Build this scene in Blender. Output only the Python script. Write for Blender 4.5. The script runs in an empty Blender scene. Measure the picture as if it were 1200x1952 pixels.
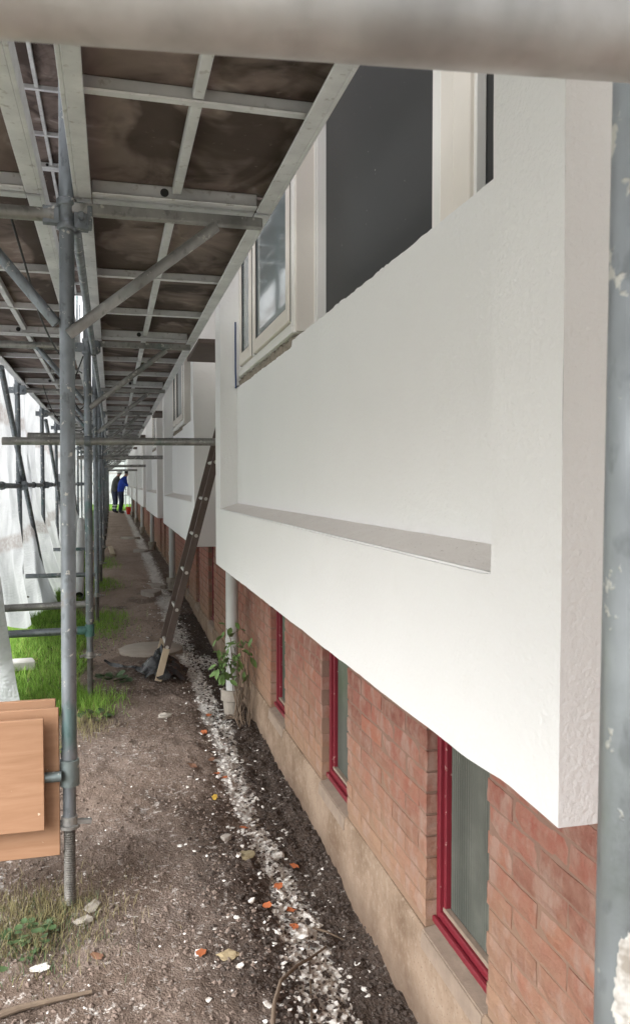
import bpy, bmesh, math, random
import numpy as np
from mathutils import Vector, Matrix
R = math.radians
random.seed(7); RNG = np.random.default_rng(7)
S = bpy.context.scene
COL = S.collection

# ------------------------------------------------------------------ camera
cam_d = bpy.data.cameras.new('camera'); cam = bpy.data.objects.new('camera', cam_d); COL.objects.link(cam)
cam_d.sensor_fit = 'VERTICAL'; cam_d.sensor_height = 36.0; cam_d.lens = 1500/1952*36
cam_d.clip_start = .02; cam_d.clip_end = 2000
cam.location = (0, 0, 1.5)
PSI, TH = R(14.42), R(2.1)
fw = Vector((math.sin(PSI)*math.cos(TH), math.cos(PSI)*math.cos(TH), -math.sin(TH)))
cam.rotation_euler = fw.to_track_quat('-Z', 'Y').to_euler()
cam_d.dof.use_dof = True; cam_d.dof.focus_distance = 4.5; cam_d.dof.aperture_fstop = 17
S.camera = cam
S.cycles.use_adaptive_sampling = True; S.cycles.adaptive_threshold = .02; S.cycles.max_bounces = 8; S.cycles.diffuse_bounces = 5; S.cycles.glossy_bounces = 3; S.cycles.caustics_reflective = False; S.cycles.caustics_refractive = False

# ------------------------------------------------------------------ sky, sun, exposure
SUN_EL = R(40); toward = Vector((-.80, -.50, 0)).normalized()
W = bpy.data.worlds.new('World'); S.world = W; W.use_nodes = True
wn = W.node_tree.nodes; wl = W.node_tree.links
bg = wn['Background']; sky = wn.new('ShaderNodeTexSky'); sky.sky_type = 'NISHITA'; sky.sun_disc = False
sky.sun_elevation = SUN_EL; sky.sun_rotation = math.atan2(toward.x, toward.y); sky.air_density = 1.0; sky.dust_density = 4.0
hs = wn.new('ShaderNodeHueSaturation'); hs.inputs['Saturation'].default_value = .06
wl.new(sky.outputs[0], hs.inputs['Color']); wl.new(hs.outputs[0], bg.inputs[0]); bg.inputs[1].default_value = .15
sd = bpy.data.lights.new('sun', 'SUN'); sd.energy = 1.2; sd.angle = R(60); sd.color = (1, .98, .958)
so = bpy.data.objects.new('sun', sd); COL.objects.link(so)
so.rotation_euler = Vector((-toward.x*math.cos(SUN_EL), -toward.y*math.cos(SUN_EL), -math.sin(SUN_EL))).to_track_quat('-Z', 'Y').to_euler()
so.location = (-20, -15, 25)
S.view_settings.view_transform = 'Standard'; S.view_settings.look = 'None'; S.view_settings.gamma = 1
S.view_settings.use_curve_mapping = False; S.view_settings.exposure = 1.58

# ------------------------------------------------------------------ helpers
class MB:
    def __init__(s): s.v = []; s.f = []; s.m = []
    def add(s, vs, fs, mi=0):
        o = len(s.v); s.v += [tuple(p) for p in vs]; s.f += [tuple(i+o for i in f) for f in fs]; s.m += [mi]*len(fs); return s
    def box(s, x0, x1, y0, y1, z0, z1, mi=0):
        return s.add([(x0,y0,z0),(x1,y0,z0),(x1,y1,z0),(x0,y1,z0),(x0,y0,z1),(x1,y0,z1),(x1,y1,z1),(x0,y1,z1)],
                     [(0,3,2,1),(4,5,6,7),(0,1,5,4),(1,2,6,5),(2,3,7,6),(3,0,4,7)], mi)
    def path(s, pts, r, n=10, caps=True, mi=0, sq=1.0):
        pts = [Vector(p) for p in pts]; rs = r if isinstance(r, (list, tuple)) else [r]*len(pts)
        rings = []; prev = None
        for i, p in enumerate(pts):
            t = (pts[min(i+1, len(pts)-1)]-pts[max(i-1, 0)]).normalized()
            if prev is None:
                a = Vector((0,0,1)) if abs(t.z) < .9 else Vector((1,0,0)); u = t.cross(a).normalized()
            else:
                u = (prev-t*prev.dot(t)).normalized()
            prev = u; w = t.cross(u)
            rings.append([p+(u*math.cos(2*math.pi*k/n)+w*sq*math.sin(2*math.pi*k/n))*rs[i] for k in range(n)])
        vs = [q for ring in rings for q in ring]; fs = []
        for i in range(len(pts)-1):
            for k in range(n):
                a, b = i*n+k, i*n+(k+1) % n; fs.append((a, b, b+n, a+n))
        if caps: fs.append(tuple(range(n-1, -1, -1))); fs.append(tuple((len(pts)-1)*n+k for k in range(n)))
        return s.add(vs, fs, mi)
    def bar(s, a, b, w, h, up=(0,0,1), mi=0):
        a, b = Vector(a), Vector(b); t = (b-a).normalized(); u = t.cross(Vector(up)).normalized(); n = u.cross(t)
        vs = [p+u*su*w/2+n*sn*h/2 for p in (a, b) for su, sn in ((-1,-1),(1,-1),(1,1),(-1,1))]
        return s.add(vs, [(3,2,1,0),(4,5,6,7),(0,1,5,4),(1,2,6,5),(2,3,7,6),(3,0,4,7)], mi)
    def lathe(s, prof, c=(0,0,0), n=20, mi=0, axis='z'):
        vs = []; fs = []; cx, cy, cz = c
        for r, z in prof:
            for k in range(n):
                a = 2*math.pi*k/n; p = (r*math.cos(a), r*math.sin(a), z)
                if axis == 'x': p = (p[2], p[0], p[1])
                if axis == 'y': p = (p[1], p[2], p[0])
                vs.append((cx+p[0], cy+p[1], cz+p[2]))
        for i in range(len(prof)-1):
            for k in range(n):
                a, b = i*n+k, i*n+(k+1) % n; fs.append((a, b, b+n, a+n))
        return s.add(vs, fs, mi)
    def mesh(s, name, mats, smooth=False, weld=0, bevel=0, seg=1):
        me = bpy.data.meshes.new(name); me.from_pydata(s.v, [], s.f)
        for m in (mats if isinstance(mats, (list, tuple)) else [mats]): me.materials.append(m)
        if any(s.m): me.polygons.foreach_set('material_index', s.m)
        bm = bmesh.new(); bm.from_mesh(me)
        if weld: bmesh.ops.remove_doubles(bm, verts=bm.verts, dist=weld)
        bmesh.ops.recalc_face_normals(bm, faces=bm.faces)
        if bevel:
            es = [e for e in bm.edges if len(e.link_faces) == 2 and e.calc_face_angle(0) > .6]
            bmesh.ops.bevel(bm, geom=es, offset=bevel, segments=seg, affect='EDGES', clamp_overlap=True)
        bm.to_mesh(me); bm.free()
        if smooth:
            me.polygons.foreach_set('use_smooth', [True]*len(me.polygons))
            if smooth != 'all': me.set_sharp_from_angle(angle=R(40))
        return me
    def build(s, name, mats, parent=None, **k):
        return link(name, s.mesh(name, mats, **k), parent)
def link(name, data, parent=None, loc=None, rot=None):
    o = bpy.data.objects.new(name, data); COL.objects.link(o); o.parent = parent
    if loc is not None: o.location = loc
    if rot is not None: o.rotation_euler = rot
    return o
def tag(o, label, cat, group=None):
    o['label'] = label; o['category'] = cat
    if group: o['group'] = group
    return o
def thing(name, label, cat, loc=(0,0,0), rot=(0,0,0), group=None):
    return tag(link(name, None, None, loc, rot), label, cat, group)
def kind(o, k, label=None):
    o['kind'] = k
    if label: o['label'] = label
    return o
ORD = ['nearest', 'second nearest', 'third nearest', 'fourth nearest', 'fifth nearest', 'sixth nearest', 'seventh nearest',
       'eighth nearest', 'ninth nearest', 'tenth nearest', 'eleventh nearest', 'twelfth nearest', 'thirteenth nearest', 'fourteenth nearest', 'fifteenth nearest', 'sixteenth nearest']
def _hash(ix, iy, seed):
    h = (ix.astype(np.int64)*374761393 + iy.astype(np.int64)*668265263 + seed*974634777) & 0xffffffff
    h = ((h ^ (h >> 13))*1274126177) & 0xffffffff
    return ((h ^ (h >> 16)) & 0xffff)/65535.0
def vn(x, y, s=1.0, seed=0, octv=3):
    x = np.asarray(x, float)*s; y = np.asarray(y, float)*s; t = 0; a = 1; tot = 0
    for o in range(octv):
        ix = np.floor(x); iy = np.floor(y); fx = x-ix; fy = y-iy; fx = fx*fx*(3-2*fx); fy = fy*fy*(3-2*fy)
        v = (_hash(ix,iy,seed+o)*(1-fx)+_hash(ix+1,iy,seed+o)*fx)*(1-fy)+(_hash(ix,iy+1,seed+o)*(1-fx)+_hash(ix+1,iy+1,seed+o)*fx)*fy
        t = t+v*a; tot += a; a *= .5; x = x*2.03+17.1; y = y*2.03+9.7
    return t/tot
def sst(a, b, x):
    t = np.clip((np.asarray(x, float)-a)/(b-a), 0, 1); return t*t*(3-2*t)

# ------------------------------------------------------------------ materials
class NT:
    def __init__(s, name, rough=.6, metal=0, spec=.5):
        s.m = bpy.data.materials.new(name); s.m.use_nodes = True; s.t = s.m.node_tree; s.b = s.t.nodes['Principled BSDF']
        s.b.inputs['Roughness'].default_value = rough; s.b.inputs['Metallic'].default_value = metal
        s.b.inputs['Specular IOR Level'].default_value = spec; s._p = None
    def n(s, k): return s.t.nodes.new(k)
    def l(s, a, b): s.t.links.new(a, b)
    def pos(s):
        if not s._p: s._p = s.n('ShaderNodeNewGeometry').outputs['Position']
        return s._p
    def obj(s): return s.n('ShaderNodeTexCoord').outputs['Object']
    def map(s, v, sc):
        m = s.n('ShaderNodeMapping'); m.inputs['Scale'].default_value = sc; s.l(v, m.inputs[0]); return m.outputs[0]
    def noise(s, scale, detail=4, rough=.55, v=None, dist=0):
        n = s.n('ShaderNodeTexNoise'); n.inputs['Scale'].default_value = scale; n.inputs['Detail'].default_value = min(detail, 4)
        n.inputs['Roughness'].default_value = rough; n.inputs['Distortion'].default_value = dist
        s.l(v if v is not None else s.pos(), n.inputs['Vector']); return n.outputs['Fac']
    def vor(s, scale, v=None, feat='F1'):
        n = s.n('ShaderNodeTexVoronoi'); n.feature = feat; n.inputs['Scale'].default_value = scale
        s.l(v if v is not None else s.pos(), n.inputs['Vector']); return n
    def ramp(s, fac, *stops):
        r = s.n('ShaderNodeValToRGB'); e = r.color_ramp.elements
        while len(e) < len(stops): e.new(.5)
        for el, (p, c) in zip(e, stops):
            el.position = p; el.color = (c, c, c, 1) if isinstance(c, (int, float)) else (*c, 1)
        s.l(fac, r.inputs[0]); return r.outputs[0]
    def mix(s, fac, a, b, mode='MIX'):
        m = s.n('ShaderNodeMix'); m.data_type = 'RGBA'; m.blend_type = mode
        for i, v in ((0, fac), (6, a), (7, b)):
            if isinstance(v, (int, float)): m.inputs[i].default_value = v if i == 0 else (v, v, v, 1)
            elif isinstance(v, tuple): m.inputs[i].default_value = (*v, 1)
            else: s.l(v, m.inputs[i])
        return m.outputs[2]
    def math(s, op, a, b=0.0, clamp=False):
        m = s.n('ShaderNodeMath'); m.operation = op; m.use_clamp = clamp
        for i, v in ((0, a), (1, b)):
            if isinstance(v, (int, float)): m.inputs[i].default_value = v
            else: s.l(v, m.inputs[i])
        return m.outputs[0]
    def sep(s, v):
        n = s.n('ShaderNodeSeparateXYZ'); s.l(v, n.inputs[0]); return n.outputs
    def attr(s, name):
        n = s.n('ShaderNodeAttribute'); n.attribute_name = name; return n.outputs['Fac']
    def rnd(s): return s.n('ShaderNodeObjectInfo').outputs['Random']
    def col(s, c):
        if isinstance(c, tuple): s.b.inputs['Base Color'].default_value = (*c, 1)
        else: s.l(c, s.b.inputs['Base Color'])
        return s
    def rough(s, v): s.l(v, s.b.inputs['Roughness']); return s
    def bump(s, h, strength=.3, dist=.01):
        b = s.n('ShaderNodeBump'); b.inputs['Strength'].default_value = strength; b.inputs['Distance'].default_value = dist
        s.l(h, b.inputs['Height']); s.l(b.outputs[0], s.b.inputs['Normal']); return s
def simple(name, c, rough=.6, metal=0, var=.25, scale=20, bump=0):
    t = NT(name, rough, metal); n = t.noise(scale)
    t.col(t.mix(n, tuple(x*(1-var) for x in c), tuple(min(1, x*(1+var)) for x in c)))
    if bump: t.bump(t.noise(scale*4), bump, .004)
    return t.m

# white plaster (smooth render on the panels)
t = NT('plaster_white', .85, 0, .25)
big = t.noise(1.1, 3); fine = t.noise(95, 3, .6)
c = t.mix(t.ramp(big, (.3, 0), (.75, 1)), (.80, .796, .788), (.765, .76, .752))
c = t.mix(t.ramp(t.noise(7, 6), (.62, 0), (.8, .25)), c, (.71, .695, .67))
t.col(c).bump(t.mix(.35, fine, t.noise(75, 2, .5)), .7, .006); PLASTER = t.m
t = NT('plaster_sill', .9, 0, .2)
pit = t.ramp(t.vor(75).outputs['Distance'], (.06, 0), (.17, 1)); pm = t.ramp(t.noise(22, 3), (.5, 1), (.6, 0))
pit2 = t.math('MAXIMUM', pit, pm)
c = t.mix(t.noise(14, 4), (.74, .69, .65), (.82, .785, .745)); c = t.mix(pit2, (.30, .25, .21), c)
t.col(c).bump(t.math('ADD', pit2, t.noise(120, 3)), .5, .004); SILL = t.m
# gap wall (warmer old paint)
t = NT('painted_wall', .85, 0, .25)
t.col(t.mix(t.noise(2, 5), (.70, .63, .57), (.62, .565, .53))).bump(t.noise(120, 3), .2, .003); GAPW = t.m

# galvanised steel
def galv(name, base, green=.5, rough=.46, splash=.62, rust=.5):
    t = NT(name, rough, .55, .5)
    a = t.noise(9, 6, .6, t.map(t.pos(), (1, 1, .35))); c = t.mix(t.ramp(a, (.3, 0), (.7, 1)), tuple(x*.62 for x in base), tuple(x*1.2 for x in base))
    s1 = t.noise(45, 3, .5, t.map(t.pos(), (1, 1, .6)))
    c = t.mix(t.ramp(s1, (.58, 0), (.68, .5 if rust > .2 else .12)), c, tuple(x*.42 for x in base))
    if green:
        g = t.ramp(t.noise(2.6, 5, .6, None, .6), (.60, 0), (.68, green)); c = t.mix(g, c, (.07, .20, .18))
    w = t.ramp(t.noise(24, 5, .62), (splash, 0), (splash+.035, .9)); c = t.mix(w, c, (.55, .54, .50))
    ru = t.ramp(t.noise(5, 5, .6), (.66, 0), (.74, rust)); c = t.mix(ru, c, (.20, .125, .07))
    t.col(c).rough(t.ramp(t.noise(18, 4), (.3, rough-.12), (.7, rough+.22)))
    t.l(t.math('SUBTRACT', .62, t.math('MULTIPLY', w, .6)), t.b.inputs['Metallic'])
    t.bump(t.math('ADD', t.noise(60, 4), t.math('MULTIPLY', w, 1.5)), .22, .003); return t.m
GALV = galv('galvanised_steel', (.235, .258, .278)); GALV2 = galv('galvanised_tube', (.36, .355, .34), .25)
RAILM = galv('weathered_rail_steel', (.58, .575, .57), 0, .5, .70, .10)
POLEN = galv('painted_post_steel', (.31, .335, .355), .40, .42, .62)
t = NT('aluminium_profile', .55, .35)
d = t.noise(6, 6, .62); c = t.mix(t.ramp(d, (.35, 0), (.7, 1)), (.60, .605, .61), (.80, .805, .805))
c = t.mix(t.ramp(t.noise(35, 4), (.6, 0), (.72, .6)), c, (.34, .31, .285))
t.col(c).bump(t.noise(90, 3), .12, .002); ALU = t.m
# plywood decks
t = NT('dark_deck_plywood', .8, 0, .2)
st = t.noise(3.1, 6, .6, None, 1.2); st2 = t.noise(1.7, 4, .55, t.map(t.pos(), (1.3, .8, 1)), .8)
c = t.ramp(st, (.30, (.055, .042, .037)), (.45, (.17, .13, .115)), (.60, (.235, .182, .162)), (.70, (.36, .31, .285)))
c = t.mix(t.ramp(st2, (.50, 0), (.56, .85)), c, (.058, .041, .034))
c = t.mix(t.ramp(t.noise(40, 3), (.66, 0), (.74, .35)), c, (.26, .22, .20))
t.col(c).bump(t.noise(70, 4, .6, t.map(t.pos(), (6, 1, 1))), .2, .003); DECKPLY = t.m
t = NT('orange_plywood', .55, 0, .35)
gr = t.noise(3.2, 5, .6, t.map(t.pos(), (1, 2, 9)), .7)
c = t.ramp(gr, (.3, (.32, .175, .098)), (.5, (.37, .208, .122)), (.7, (.41, .24, .145)))
c = t.mix(t.ramp(t.noise(5, 5), (.55, 0), (.75, .45)), c, (.31, .165, .09))
c = t.mix(t.ramp(t.noise(40, 2), (.72, 0), (.75, .8)), c, (.75, .62, .48))
t.col(c).bump(gr, .08, .002); PLYO = t.m
UPPLY = simple('bright_orange_ply', (.70, .33, .20), .7, 0, .15, 4)
# bricks: red, lower courses smeared with sandy slurry, plaster drips
def slurry(t):
    z = t.sep(t.pos())[2]; n = t.noise(3.2, 5, .6)
    h = t.math('ADD', z, t.math('MULTIPLY', t.math('SUBTRACT', n, .5), .60))
    return t.ramp(h, (.25, .88), (.42, .62), (.62, .26), (.84, .03))
t = NT('red_brick', .88, 0, .2)
r = t.rnd(); c = t.ramp(r, (0, (.17, .058, .045)), (.35, (.24, .078, .06)), (.7, (.29, .095, .07)), (.9, (.19, .082, .066)), (1, (.40, .11, .06)))
c = t.mix(t.ramp(t.noise(26, 5, .65), (.35, 0), (.75, .75)), c, (.31, .175, .135))
c = t.mix(slurry(t), c, t.mix(t.noise(18, 4), (.27, .165, .105), (.34, .225, .15)))
c = t.mix(t.ramp(t.noise(13, 6, .65, t.map(t.pos(), (1, 1, .5))), (.48, 0), (.64, .7)), c, (.335, .235, .19))
t.col(c).bump(t.math('ADD', t.noise(70, 4, .75), t.math('MULTIPLY', t.noise(25, 3), .35)), .9, .006); BRICK = t.m
t = NT('mortar', .95, 0, .1)
c = t.mix(t.noise(20, 4), (.185, .11, .086), (.265, .17, .135)); c = t.mix(slurry(t), c, (.275, .18, .122))
t.col(c).bump(t.noise(120, 4), .5, .005); MORTAR = t.m
t = NT('plinth_concrete', .92, 0, .15)
n1 = t.noise(4, 6, .65); c = t.mix(t.ramp(n1, (.34, 0), (.64, 1)), (.17, .115, .078), (.31, .23, .168)); c = t.mix(t.ramp(t.noise(38, 4, .7), (.5, 0), (.68, .5)), c, (.36, .29, .225))
c = t.mix(t.ramp(t.vor(70).outputs['Distance'], (.08, .75), (.2, 0)), c, (.13, .085, .06))
zz = t.math('ADD', t.sep(t.pos())[2], t.math('MULTIPLY', t.noise(9, 4), .14))
c = t.mix(t.ramp(zz, (.06, .5), (.16, 0)), c, (.14, .10, .075))
t.col(c).bump(t.math('ADD', t.noise(60, 5, .65), t.noise(9, 3)), .4, .006); PLINTH = t.m
SILLC = simple('window_sill_concrete', (.25, .19, .145), .9, 0, .35, 20, .5)
t = NT('red_frame_paint', .5, 0, .4)
c = t.mix(t.noise(10, 5), (.14, .011, .020), (.19, .017, .027)); c = t.mix(t.ramp(t.noise(38, 4), (.64, 0), (.68, .55)), c, (.48, .35, .30))
t.col(c).bump(t.noise(50, 3), .15, .002); REDP = t.m
t = NT('ribbed_glass', .12, 0, 1.0)
z = t.sep(t.pos())[2]; c = t.mix(t.noise(3, 4), (.072, .080, .070), (.115, .12, .104))
c = t.mix(t.ramp(t.noise(7, 5, .6), (.5, 0), (.8, .35)), c, (.20, .205, .175)); rib = t.ramp(t.math('SINE', t.math('MULTIPLY', t.sep(t.pos())[1], 6.2832/.0135)), (.2, 0), (.8, 1)); c = t.mix(t.math('MULTIPLY', rib, .38), c, (.018, .024, .020))
t.col(c).rough(t.ramp(t.noise(12, 4), (.3, .10), (.7, .22)))
t.bump(t.noise(160, 2), .25, .002); RIBG = t.m
t = NT('dark_glass', .08, 0, .16)
c = t.mix(t.noise(1.2, 2), (.046, .047, .048), (.054, .054, .054)); c = t.mix(t.ramp(t.noise(55, 2), (.76, 0), (.79, .7)), c, (.4, .4, .38))
t.col(c); t.b.inputs['IOR'].default_value = 1.25; t.b.inputs['Roughness'].default_value = .38; DGLASS = t.m
t = NT('window_glass', .04, 0, .9); t.col(t.mix(t.noise(1.5, 3), (.17, .21, .215), (.30, .34, .345))); WGLASS = t.m
CREAM = simple('cream_window_paint', (.76, .71, .645), .45, 0, .06, 6); WHITEP = simple('white_window_paint', (.80, .785, .75), .4, 0, .05, 6)
GASK = simple('black_gasket', (.03, .03, .03), .6); RUBBLE = simple('broken_concrete', (.26, .225, .18), .95, 0, .6, 45, .9)
FLAPM = simple('infill_board_wood', (.105, .078, .066), .8, 0, .4, 12, .2)
PVC = simple('grey_plastic_pipe', (.47, .475, .46), .42, 0, .14, 7); PVC2 = simple('pale_plastic_pipe', (.60, .61, .60), .4, 0, .1, 7)
POT = simple('grey_socket_concrete', (.33, .295, .25), .9, 0, .3, 22, .5)
LADM = simple('brown_ladder_wood', (.10, .072, .06), .6, 0, .35, 16, .15); LADF = simple('pale_bare_wood', (.46, .37, .26), .7, 0, .2, 14); RUNGM = simple('rung_metal', (.50, .48, .44), .45, .3, .15)
t = NT('black_plastic_sheet', .22, 0, .6); t.col(t.mix(t.noise(12), (.016, .017, .019), (.045, .047, .05))).bump(t.noise(14, 5), .6, .02); BPLAST = t.m
CABLE = simple('black_cable', (.018, .018, .02), .5); CABLEB = simple('blue_cable', (.03, .06, .16), .5)
# sheeting
t = NT('white_sheeting', .55, 0, .3)
x, y, z = t.sep(t.pos()); zb = t.math('ADD', z, t.math('MULTIPLY', t.noise(.6, 2), .25))
band = t.math('PINGPONG', zb, .55); bm_ = t.ramp(band, (.05, 1), (.085, 0))
weave = t.math('SINE', t.math('MULTIPLY', z, 260.0))
c = t.mix(t.ramp(t.noise(2.2, 4, .6, t.map(t.pos(), (1, .8, .5)), 1.5), (.3, 0), (.7, 1)), (.44, .455, .475), (.72, .735, .755)); c = t.mix(t.math('MULTIPLY', bm_, t.ramp(t.noise(30, 2), (.35, .35), (.6, 1))), c, (.40, .37, .365))  # uneven darker tones put crease shade into the colour; bands are real
t.col(c)
t.bump(t.math('ADD', t.math('MULTIPLY', t.noise(5, 5, .6, t.map(t.pos(), (1, .45, 1.3)), 1.0), 1.0), t.math('MULTIPLY', weave, .012)), .65, .06)
tr = t.n('ShaderNodeBsdfTranslucent'); t.l(c, tr.inputs[0]); ms = t.n('ShaderNodeMixShader'); ms.inputs[0].default_value = .43
out = t.t.nodes['Material Output']; t.l(t.b.outputs[0], ms.inputs[1]); t.l(tr.outputs[0], ms.inputs[2]); t.l(ms.outputs[0], out.inputs[0]); SHEET = t.m
# ground
t = NT('soil', .95, 0, .15)
dust_bounce, dark, turf = t.attr('dust_bounce'), t.attr('dark'), t.attr('turf')
n1 = t.noise(7, 5, .7); n2 = t.noise(60, 4, .7)
c = t.mix(t.ramp(n1, (.32, 0), (.68, 1)), (.125, .094, .077), (.265, .215, .185))
c = t.mix(t.ramp(n2, (.35, 0), (.7, .65)), c, (.095, .068, .053))
c = t.mix(t.ramp(t.noise(1.7, 4, .6), (.40, 0), (.60, .75)), c, (.125, .088, .066))
c = t.mix(t.attr('dry'), c, t.mix(n2, (.30, .225, .18), (.47, .375, .315)))  # paler far soil, partly drier earth, partly making up for weak light
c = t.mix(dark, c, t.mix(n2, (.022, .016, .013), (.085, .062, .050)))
fl = t.ramp(t.noise(38, 4, .72), (.57, 0), (.63, 1)); c = t.mix(t.math('MULTIPLY', fl, t.ramp(t.noise(2.3, 4), (.36, .12), (.60, 1.0))), c, (.44, .405, .375))
dm = t.ramp(t.math('ADD', dust_bounce, t.math('MULTIPLY', t.math('SUBTRACT', t.noise(30, 6, .7), .5), .95)), (.40, 0), (.60, .92))
c = t.mix(dm, c, t.mix(t.noise(60, 3), (.62, .60, .57), (.82, .81, .78)))
c = t.mix(turf, c, t.mix(t.noise(40, 4), (.06, .12, .02), (.12, .21, .04)))
t.col(c).bump(t.math('ADD', t.noise(24, 4, .7), t.math('MULTIPLY', t.noise(130, 2, .7), .5)), .8, .02)
SOIL = t.m
CLOD = simple('soil_clod', (.060, .045, .037), .95, 0, .6, 30, .8); 
t = NT('plaster_chip', .9, 0, .2); t.col(t.ramp(t.noise(55, 3, .6), (.36, (.40, .355, .31)), (.5, (.70, .675, .64)), (.62, (.82, .81, .78)))).bump(t.noise(120, 2), .4, .004); CHIPM = t.m
STONEM = simple('pale_stone', (.38, .345, .30), .85, 0, .3, 18, .6)
t = NT('grass_blade', .55, 0, .3); g = t.attr('shade')
c = t.ramp(g, (0, (.11, .21, .03)), (.5, (.24, .43, .07)), (.85, (.34, .52, .11)), (1, (.38, .36, .13)))
t.col(c); tr = t.n('ShaderNodeBsdfTranslucent'); t.l(c, tr.inputs[0]); ms = t.n('ShaderNodeMixShader'); ms.inputs[0].default_value = .35
t.l(t.b.outputs[0], ms.inputs[1]); t.l(tr.outputs[0], ms.inputs[2]); t.l(ms.outputs[0], t.t.nodes['Material Output'].inputs[0]); GRASS = t.m
DRYG = simple('dry_grass', (.19, .165, .075), .8, 0, .4, 30); WEED = simple('weed_leaf', (.052, .095, .035), .6, 0, .4, 40)
IVYL = simple('ivy_leaf', (.12, .205, .06), .5, 0, .45, 25); STEMM = simple('woody_stem', (.15, .11, .078), .9, 0, .35, 30, .4)
LEAFO = simple('fallen_orange_leaf', (.42, .125, .045), .7, 0, .35, 40); LEAFY = simple('fallen_yellow_leaf', (.55, .36, .06), .7); LEAFB = simple('fallen_brown_leaf', (.20, .10, .06), .8)
REDB = simple('red_bucket_plastic', (.60, .03, .02), .35, 0, .1)
print('materials ok')

# ------------------------------------------------------------------ ground
def gz(X, Y, fine=True):
    X = np.asarray(X, float); Y = np.asarray(Y, float)
    base = np.interp(Y, [-3, 1, 2.5, 5, 8, 12, 16, 33], [.04, .05, .075, .09, .14, .20, .22, .25])
    dip = np.interp(Y, [0, 2.3, 5, 7, 10, 12.5], [.14, .125, .06, .06, .03, .0])
    z = base-dip*sst(.38, .72, X)
    near = sst(45, 25, Y)*sst(-6, -2, X)*sst(-8, -1, Y)
    z = z+near*((vn(X, Y, 1.6, 3, 3)-.5)*.07+(vn(X, Y, 7, 11, 4)-.5)*.03)
    if fine:
        lump = sst(.25, .6, X)*sst(8, 5, Y)
        z = z+near*((vn(X, Y, 24, 21, 3)-.5)*(.014+.028*lump))
    return z
def gzf(x, y): return float(gz(np.array([x]), np.array([y]))[0])
def g2(px, py, h=1.44):
    """ground point under a photo pixel (flat ground h below the lens)"""
    x = (px-600)/1500; y = (976-py)/1500
    rt = Vector((math.cos(PSI), -math.sin(PSI), 0)); up = Vector((math.sin(PSI)*math.sin(TH), math.cos(PSI)*math.sin(TH), math.cos(TH)))
    dr = fw+rt*x+up*y; k = h/-dr.z
    for _ in range(4): k = (1.5-gzf(dr.x*k, dr.y*k))/-dr.z
    return dr.x*k, dr.y*k
def axis(fine0, fine1, step, lo, hi, g=1.25):
    a = list(np.arange(fine0, fine1+1e-6, step)); d = step
    p = a[0]; L = []
    while p > lo: d *= g; p -= d; L.append(max(p, lo))
    d = step; p = a[-1]; H = []
    while p < hi: d *= g; p += d; H.append(min(p, hi))
    return np.array(L[::-1]+a+H)
gx = axis(-1.0, .92, .0125, -600, 600, 1.3)
ys = [1.2]
while ys[-1] < 45: ys.append(ys[-1]+max(.0125, .0045*ys[-1]))
gy = axis(1.0, 1.2, .1, -600, 0, 1.4); gy = gy[gy < 1.19]
d = .3; H = [ys[-1]]
while H[-1] < 600: d *= 1.35; H.append(min(600, H[-1]+d))
gy = np.concatenate([gy, np.array(ys), np.array(H[1:])])
GX, GY = np.meshgrid(gx, gy); nx, ny = len(gx), len(gy)
GZ = gz(GX, GY)
me = bpy.data.meshes.new('ground')
vs = np.stack([GX, GY, GZ], -1).reshape(-1, 3)
idx = np.arange(nx*ny).reshape(ny, nx)
fs = np.stack([idx[:-1, :-1], idx[:-1, 1:], idx[1:, 1:], idx[1:, :-1]], -1).reshape(-1, 4)
me.vertices.add(len(vs)); me.vertices.foreach_set('co', vs.astype(np.float32).ravel())
me.loops.add(fs.size); me.loops.foreach_set('vertex_index', fs.astype(np.int32).ravel())
me.polygons.add(len(fs)); me.polygons.foreach_set('loop_start', np.arange(0, fs.size, 4, dtype=np.int32)); me.polygons.foreach_set('loop_total', np.full(len(fs), 4, dtype=np.int32))
me.update(); me.polygons.foreach_set('use_smooth', [True]*len(fs))
def turf_mask(X, Y):
    edge = np.interp(Y, [2, 3.3, 4.2, 5.2, 7, 9, 14, 30], [-1.6, -.85, -.40, -.22, -.24, -.33, -.42, -.45])+(vn(X, Y, 3, 31, 3)-.5)*.30
    m = sst(.06, -.06, X-edge)
    m = m*np.maximum(sst(-3.0, -2.2, X+(vn(X, Y, 1.5, 6)-.5)), sst(14, 20, Y))  # unseen lawn cut short to keep green bounce off the walls
    return np.maximum(m, sst(36, 37.5, Y+(vn(X, Y, 2, 5)-.5)))
def dust_mask(X, Y):
    c = .585+(vn(Y*0, Y, 1.1, 41, 2)-.5)*.12; w = .055+.05*vn(Y*0+3, Y, 1.7, 43, 2)
    s = np.exp(-((X-c)/w)**2)*np.interp(vn(Y*0+9, Y, 1.0, 47, 2), [.25, .55], [.45, 1.0])
    far = np.exp(-((X-.58)/.16)**2)*sst(5.2, 6.5, Y)*.62
    patch = np.exp(-(((X-.68)/.16)**2+((Y-6.35)/.30)**2))*1.0+np.exp(-(((X+.55)/.25)**2+((Y-2.95)/.2)**2))*.62
    patch2 = np.exp(-(((X-.56)/.12)**2+((Y-9.0)/.5)**2))*.8
    wide = .16*sst(.35, .75, vn(X, Y, 2.2, 53, 4))*sst(-.6, -.2, X)
    return np.clip(np.maximum.reduce([s*.98, far, patch, patch2, wide]), 0, 1)
du = dust_mask(GX, GY); tf = turf_mask(GX, GY)
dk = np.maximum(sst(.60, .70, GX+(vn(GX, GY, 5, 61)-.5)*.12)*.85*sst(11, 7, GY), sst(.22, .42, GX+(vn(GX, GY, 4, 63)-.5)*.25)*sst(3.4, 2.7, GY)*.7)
dk = np.maximum(dk, sst(.56, .7, vn(GX, GY, 2.6, 67, 4))*.55*sst(-.7, -.3, GX)*sst(12, 8, GY))
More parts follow.
